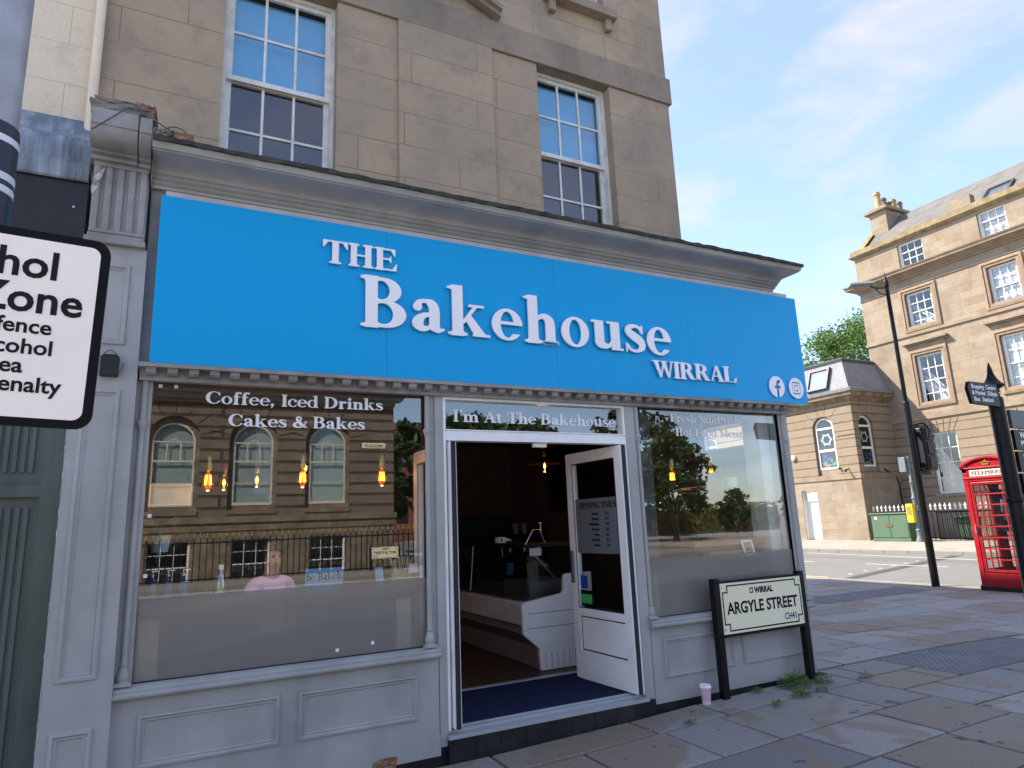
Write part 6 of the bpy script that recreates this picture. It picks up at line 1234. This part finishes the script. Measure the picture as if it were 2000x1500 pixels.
def tree(label, loc, r_, h_, trunk, seed, leaf, group, nclump=90, per=36, ls=.22, name='broadleaf_tree'):
    t = thing(name, label, 'tree', loc, 0, group); t_ = ORG[t.name]; zc = trunk+h_*.4
    m = crown_mesh(seed, r_, h_, nclump, per, ls); m.v = [(p[0], p[1], p[2]+zc) for p in m.v]; m.build('crown', leaf, t, norm=False, local=True)
    p = random.Random(seed+50); m = MB(); m.tube([(0, 0, 0), (.1, .05, trunk*.6), (0, 0, trunk), (.1, .1, zc+h_*.2)], [.04*h_, .03*h_, .025*h_, .008*h_], 10)
    for k in range(6): a = k*1.05+p.uniform(-.3, .3); m.tube([(0, 0, trunk*p.uniform(.8, 1.1)), (r_*.35*math.cos(a), r_*.35*math.sin(a), trunk+h_*.2), (r_*.75*math.cos(a), r_*.75*math.sin(a), zc+h_*p.uniform(0, .3))], [.015*h_, .01*h_, .004*h_], 6)
    m.build('trunk', BARK, t, smooth=2, local=True); return t
tree('leafy green tree rising behind the grey mansard roof', (45.5, 26.3, 0), 4.9, 9.0, 7.2, 3, LEAF, 'trees', 300, 130, .14)
OT = []
A = tree('street tree at the corner of the dark stone building opposite', (12.3, -24.5, 0), 2.6, 5.2, 1.9, 11, LEAF2, 'trees across the main road', 90, 40, .24)
for x, y, s_, l_ in ((19, -30, 1.1, 'tree third along the row across the main road'), (27, -27, .95, 'smaller tree before the hedge across the main road'), (33, -38, 1.5, 'tall tree across the main road beyond the hedge'), (45, -40, .55, 'tree near the pedestrians across the main road'), (62, -48, .6, 'farthest tall tree across the main road'), (14, -36, 1.2, 'tall tree behind the corner street tree opposite'), (24, -42, 1.35, 'tall tree behind the row across the main road'), (78, -40, .8, 'tree far along the main road')):
    c = copy_tree(A, (x, y, 0), rz=x*1.7, label=l_); c.scale = (s_, s_, s_)

# ================================================================= DARK STONE BUILDING OPPOSITE (seen mirrored in the shop glass)
ob = thing('stone_office', 'dark rusticated stone building with round headed windows, mirrored in the shop window', 'building', (-4, -26, 0))
OY = -21.5; YO = YB(OY); XR = 7.95
ocs = [5.33, 2.6, -.08, -2.75, -5.45, -8.15, -10.9]
mb = MB(YO); mb.wall(-XR, 16, 2.2, 6.55, [(-c-.86, -c+.86, 2.45, 5.85, True) for c in ocs], .3); mb.add([(-XR, -1, 0), (-XR, 6.6, 0), (-XR, 6.6, -9), (-XR, -1, -9)], [(0, 1, 2, 3)]); mb.build('upper_wall', DARKST, ob)
mb = MB(YO); mb.wall(-XR, 16, -1, 2.0, [(-c-.7, -c+.7, -.4, 1.45) for c in ocs], .2); mb.build('basement_wall', DARKT, ob)
mb = MB(YO); mb.box(-XR-.1, 16, 2.0, 2.2, -.1, .1); mb.box(-XR-.04, 16, 1.72, 2.0, -.1, .04); mb.build('string_band', DARKT, ob)
mb = MB(YO); mb.box(-XR-.05, 16, 6.5, 6.7, -.2, .1); mb.box(-XR-.3, 16, 6.7, 6.82, -.2, .35); mb.box(-XR-.4, 16, 6.82, 6.95, -.2, .45); mb.box(-XR, 16, 6.95, 7.7, -.2, .05); mb.build('cornice', plain('copper_grey_cornice', (.20, .24, .2), .7, var=.2, bmp=.1), ob)
mb = MB(YO); mb.add([(-XR, 7.7, .05), (16, 7.7, .05), (16, 7.7, -9), (-XR, 7.7, -9)], [(0, 1, 2, 3)]); mb.build('roof', LEAD, ob)
LB = plain('pale_green_blind', (.36, .45, .44), .8, var=.06, bmp=0)
for c in ocs:
    m = MB(YO); r_ = .70; sp = 5.62-r_; n = 14
    for rr, q in ((r_, r_-.07), (.24, .20)):
        top = sp if rr == r_ else sp-.12; lo_ = 2.65 if rr == r_ else 4.25
        o = [(-c-rr, lo_)]+[(-c-rr*math.cos(math.pi*i/n), top+rr*math.sin(math.pi*i/n)) for i in range(n+1)]+[(-c+rr, lo_)]; i_ = [(-c-q, lo_)]+[(-c-q*math.cos(math.pi*i/n), top+q*math.sin(math.pi*i/n)) for i in range(n+1)]+[(-c+q, lo_)]
        for k in range(len(o)-1): m.add([(*o[k], -.2), (*o[k+1], -.2), (*i_[k+1], -.2), (*i_[k], -.2)], [(0, 1, 2, 3)])
    m.box(-c-r_, -c+r_, 2.62, 2.72, -.24, -.19); m.box(-c-r_+.05, -c+r_-.05, 4.2, 4.26, -.23, -.195); m.box(-c-r_+.05, -c+r_-.05, 3.42, 3.45, -.23, -.2); m.box(-c-r_+.05, -c+r_-.05, sp-.02, sp+.02, -.23, -.199)
    fo = m.build('arched_window', plain('cream_window_paint', (.62, .58, .45), .5, bmp=0), ob)
    m = MB(YO); m.add([(-c-r_+.03, 2.65, -.22)]+[(-c-(r_-.03)*math.cos(math.pi*i/n), sp+(r_-.03)*math.sin(math.pi*i/n), -.22) for i in range(n+1)]+[(-c+r_-.03, 2.65, -.22)], [tuple(range(n+3))]); m.build('pane', FARGL, fo)
    m = MB(YO); m.quad((-c-r_, 2.6, -.3), (-c+r_, 2.6, -.3), (-c+r_, 3.42, -.3), (-c-r_, 3.42, -.3)); m.quad((-c-r_, 3.42, -.34), (-c+r_, 3.42, -.34), (-c+r_, 5.6, -.34), (-c-r_, 5.6, -.34)); m.build('blind', LB if c > -1 else plain('dark_blind', (.06, .06, .06), .8, bmp=0), fo)
    m = MB(YO); R2 = .88; o = [(-c-R2, 2.4)]+[(-c-R2*math.cos(math.pi*i/n), 4.99+R2*math.sin(math.pi*i/n)) for i in range(n+1)]+[(-c+R2, 2.4)]; q = r_-.01; i_ = [(-c-q, 2.62)]+[(-c-q*math.cos(math.pi*i/n), sp+q*math.sin(math.pi*i/n)) for i in range(n+1)]+[(-c+q, 2.62)]
    for k in range(len(o)-1): m.add([(*o[k], -.205), (*o[k+1], -.205), (*i_[k+1], -.205), (*i_[k], -.205)], [(0, 1, 2, 3)])
    m.quad((-c-R2, 2.4, -.205), (-c+R2, 2.4, -.205), (-c+q, 2.62, -.205), (-c-q, 2.62, -.205)); m.build('stone_surround', DARKT, fo)
    m = MB(YO); m.box(-c-.86, -c+.86, 2.3, 2.46, -.2, .04); m.build('window_sill', DARKT, ob)
    sash(ob, YO, -c-.7, -c+.7, -.4, 1.45, -.12, mat=WHITEF, gl=FARGL, name='basement_window')
    m = MB(YO)
    for k in range(7): t = math.pi*(k+.5)/7; x, y = -c, 4.99; m.add([(x+.9*math.cos(t)-.018*math.sin(t), y+.9*math.sin(t)+.018*math.cos(t), .003), (x+.9*math.cos(t)+.018*math.sin(t), y+.9*math.sin(t)-.018*math.cos(t), .003), (x+1.55*math.cos(t)+.018*math.sin(t), y+1.55*math.sin(t)-.018*math.cos(t), .003), (x+1.55*math.cos(t)-.018*math.sin(t), y+1.55*math.sin(t)+.018*math.cos(t), .003)], [(0, 1, 2, 3)])
    m.build('voussoir_joint', plain('dark_joint', (.03, .022, .016), .95, bmp=0), ob, norm=False)
t = thing('wall_street_sign', 'small cream ARGYLE ST plate high on the dark stone building opposite', 'street sign', (7.2, OY+.01, 4.87))
mb = MB(YO); mb.box(-7.6, -6.65, 4.76, 4.98, .0, .03); pl = mb.build('plate', plain('cream_nameplate', (.90, .84, .60), .4, var=.02, bmp=0), t, bevel=.01); sans('ARGYLE ST', 'lettering', YO, .031, BLACK, pl, u=-7.125, v=4.81, cap=.11, width=.8, align='c', bold=.03)
nameplate(6.55, 7.62, -19.75, .0, 'cream street name plate before the railings of the stone building opposite', face=0)
orl = thing('railings', 'black railings with gold tips before the dark stone building opposite', 'railings', (-3, -20.1, 0))
bar, fin, mb = MB(), MB(), MB(); x = 10.5
while x > -9: bar.box(x-.014, x+.014, -20.12, -20.08, 0, 1.52); fin.lathe([(.012, 1.5), (.028, 1.56), (.02, 1.6), (.002, 1.72)], (x, -20.1, 0), 6); x -= .2
bar.build('bar', BLACK, orl); fin.build('finial', GOLD, orl); mb.box(-9, 10.5, -20.125, -20.075, 1.32, 1.37); mb.box(-9, 10.5, -20.125, -20.075, .15, .2); mb.build('rail', BLACK, orl)
mb = MB(); mb.box(-30, 60, -20.6, -17.4, -.1, .1); struct(mb.build('opposite_pavement', KERB))
hd = MB(); p = random.Random(77)
for i in range(9000):
    x, y, z = p.uniform(16, 52), -42+p.uniform(-.8, .8), p.uniform(.1, 2.6); u = Vector((p.gauss(0, 1), p.gauss(0, 1), p.gauss(0, 1))).normalized(); v = u.cross(Vector((p.gauss(0, 1), 1, p.gauss(0, 1)))).normalized(); l_ = .17; o = Vector((x, y, z)); hd.add([o-u*l_, o+v*l_*.5, o+u*l_, o-v*l_*.5], [(0, 1, 2, 3)])
hd.box(16, 52, -42.5, -41.5, .05, 2.1); tag(hd.build('hedge', leafmat('hedge_leaf', (.06, .08, .015), (.12, .12, .02), (.22, .17, .03)), norm=False), 'long yellow-green hedge across the main road, mirrored in the right window', 'hedge')
bx_ = thing('brick_block', 'distant red brick block showing above the trees across the main road', 'building', (28, -75, 0)); mb = MB(YB(-70)); mb.wall(-40, -18, 0, 12, [(-38+k*3.4, -36.6+k*3.4, z, z+1.8) for k in range(6) for z in (2, 5.2, 8.4)], .2); mb.add([(-40, 12, 0), (-18, 12, 0), (-18, 14.5, -5), (-40, 14.5, -5)], [(0, 1, 2, 3)]); mb.build('wall', stone('red_brick', ((.22, .09, .06), (.18, .07, .05), (.2, .09, .07)), .075, .22, .01, 1.4), bx_)
mb = MB(YB(-70)); mb.quad((-40, 0, -.2), (-18, 0, -.2), (-18, 12, -.2), (-40, 12, -.2)); mb.build('window', DARKIN, bx_)
WD = plain('white_floral_dress', (.6, .58, .56), .9, var=.25, sc=20, bmp=0); GC = plain('grey_coat', (.09, .10, .11), .9, bmp=0); BL = plain('beige_top', (.4, .33, .28), .9, bmp=0)
person('person in a white summer dress walking across the main road', (46, -41, -.03), R(200), WD, WD, SKINM, plain('brown_hair', (.05, .025, .015), .6, bmp=0), dress=True, group='pedestrians across the main road', long_=True)
person('person in a long grey coat walking behind the white dress', (48.6, -42.6, -.03), R(200), GC, NAVY, SKINM, HAIRM, dress=True, group='pedestrians across the main road', long_=True)
person('person in a beige top walking last of the three pedestrians', (50.6, -43.6, -.03), R(200), BL, NAVY, SKINM, HAIRM, group='pedestrians across the main road')
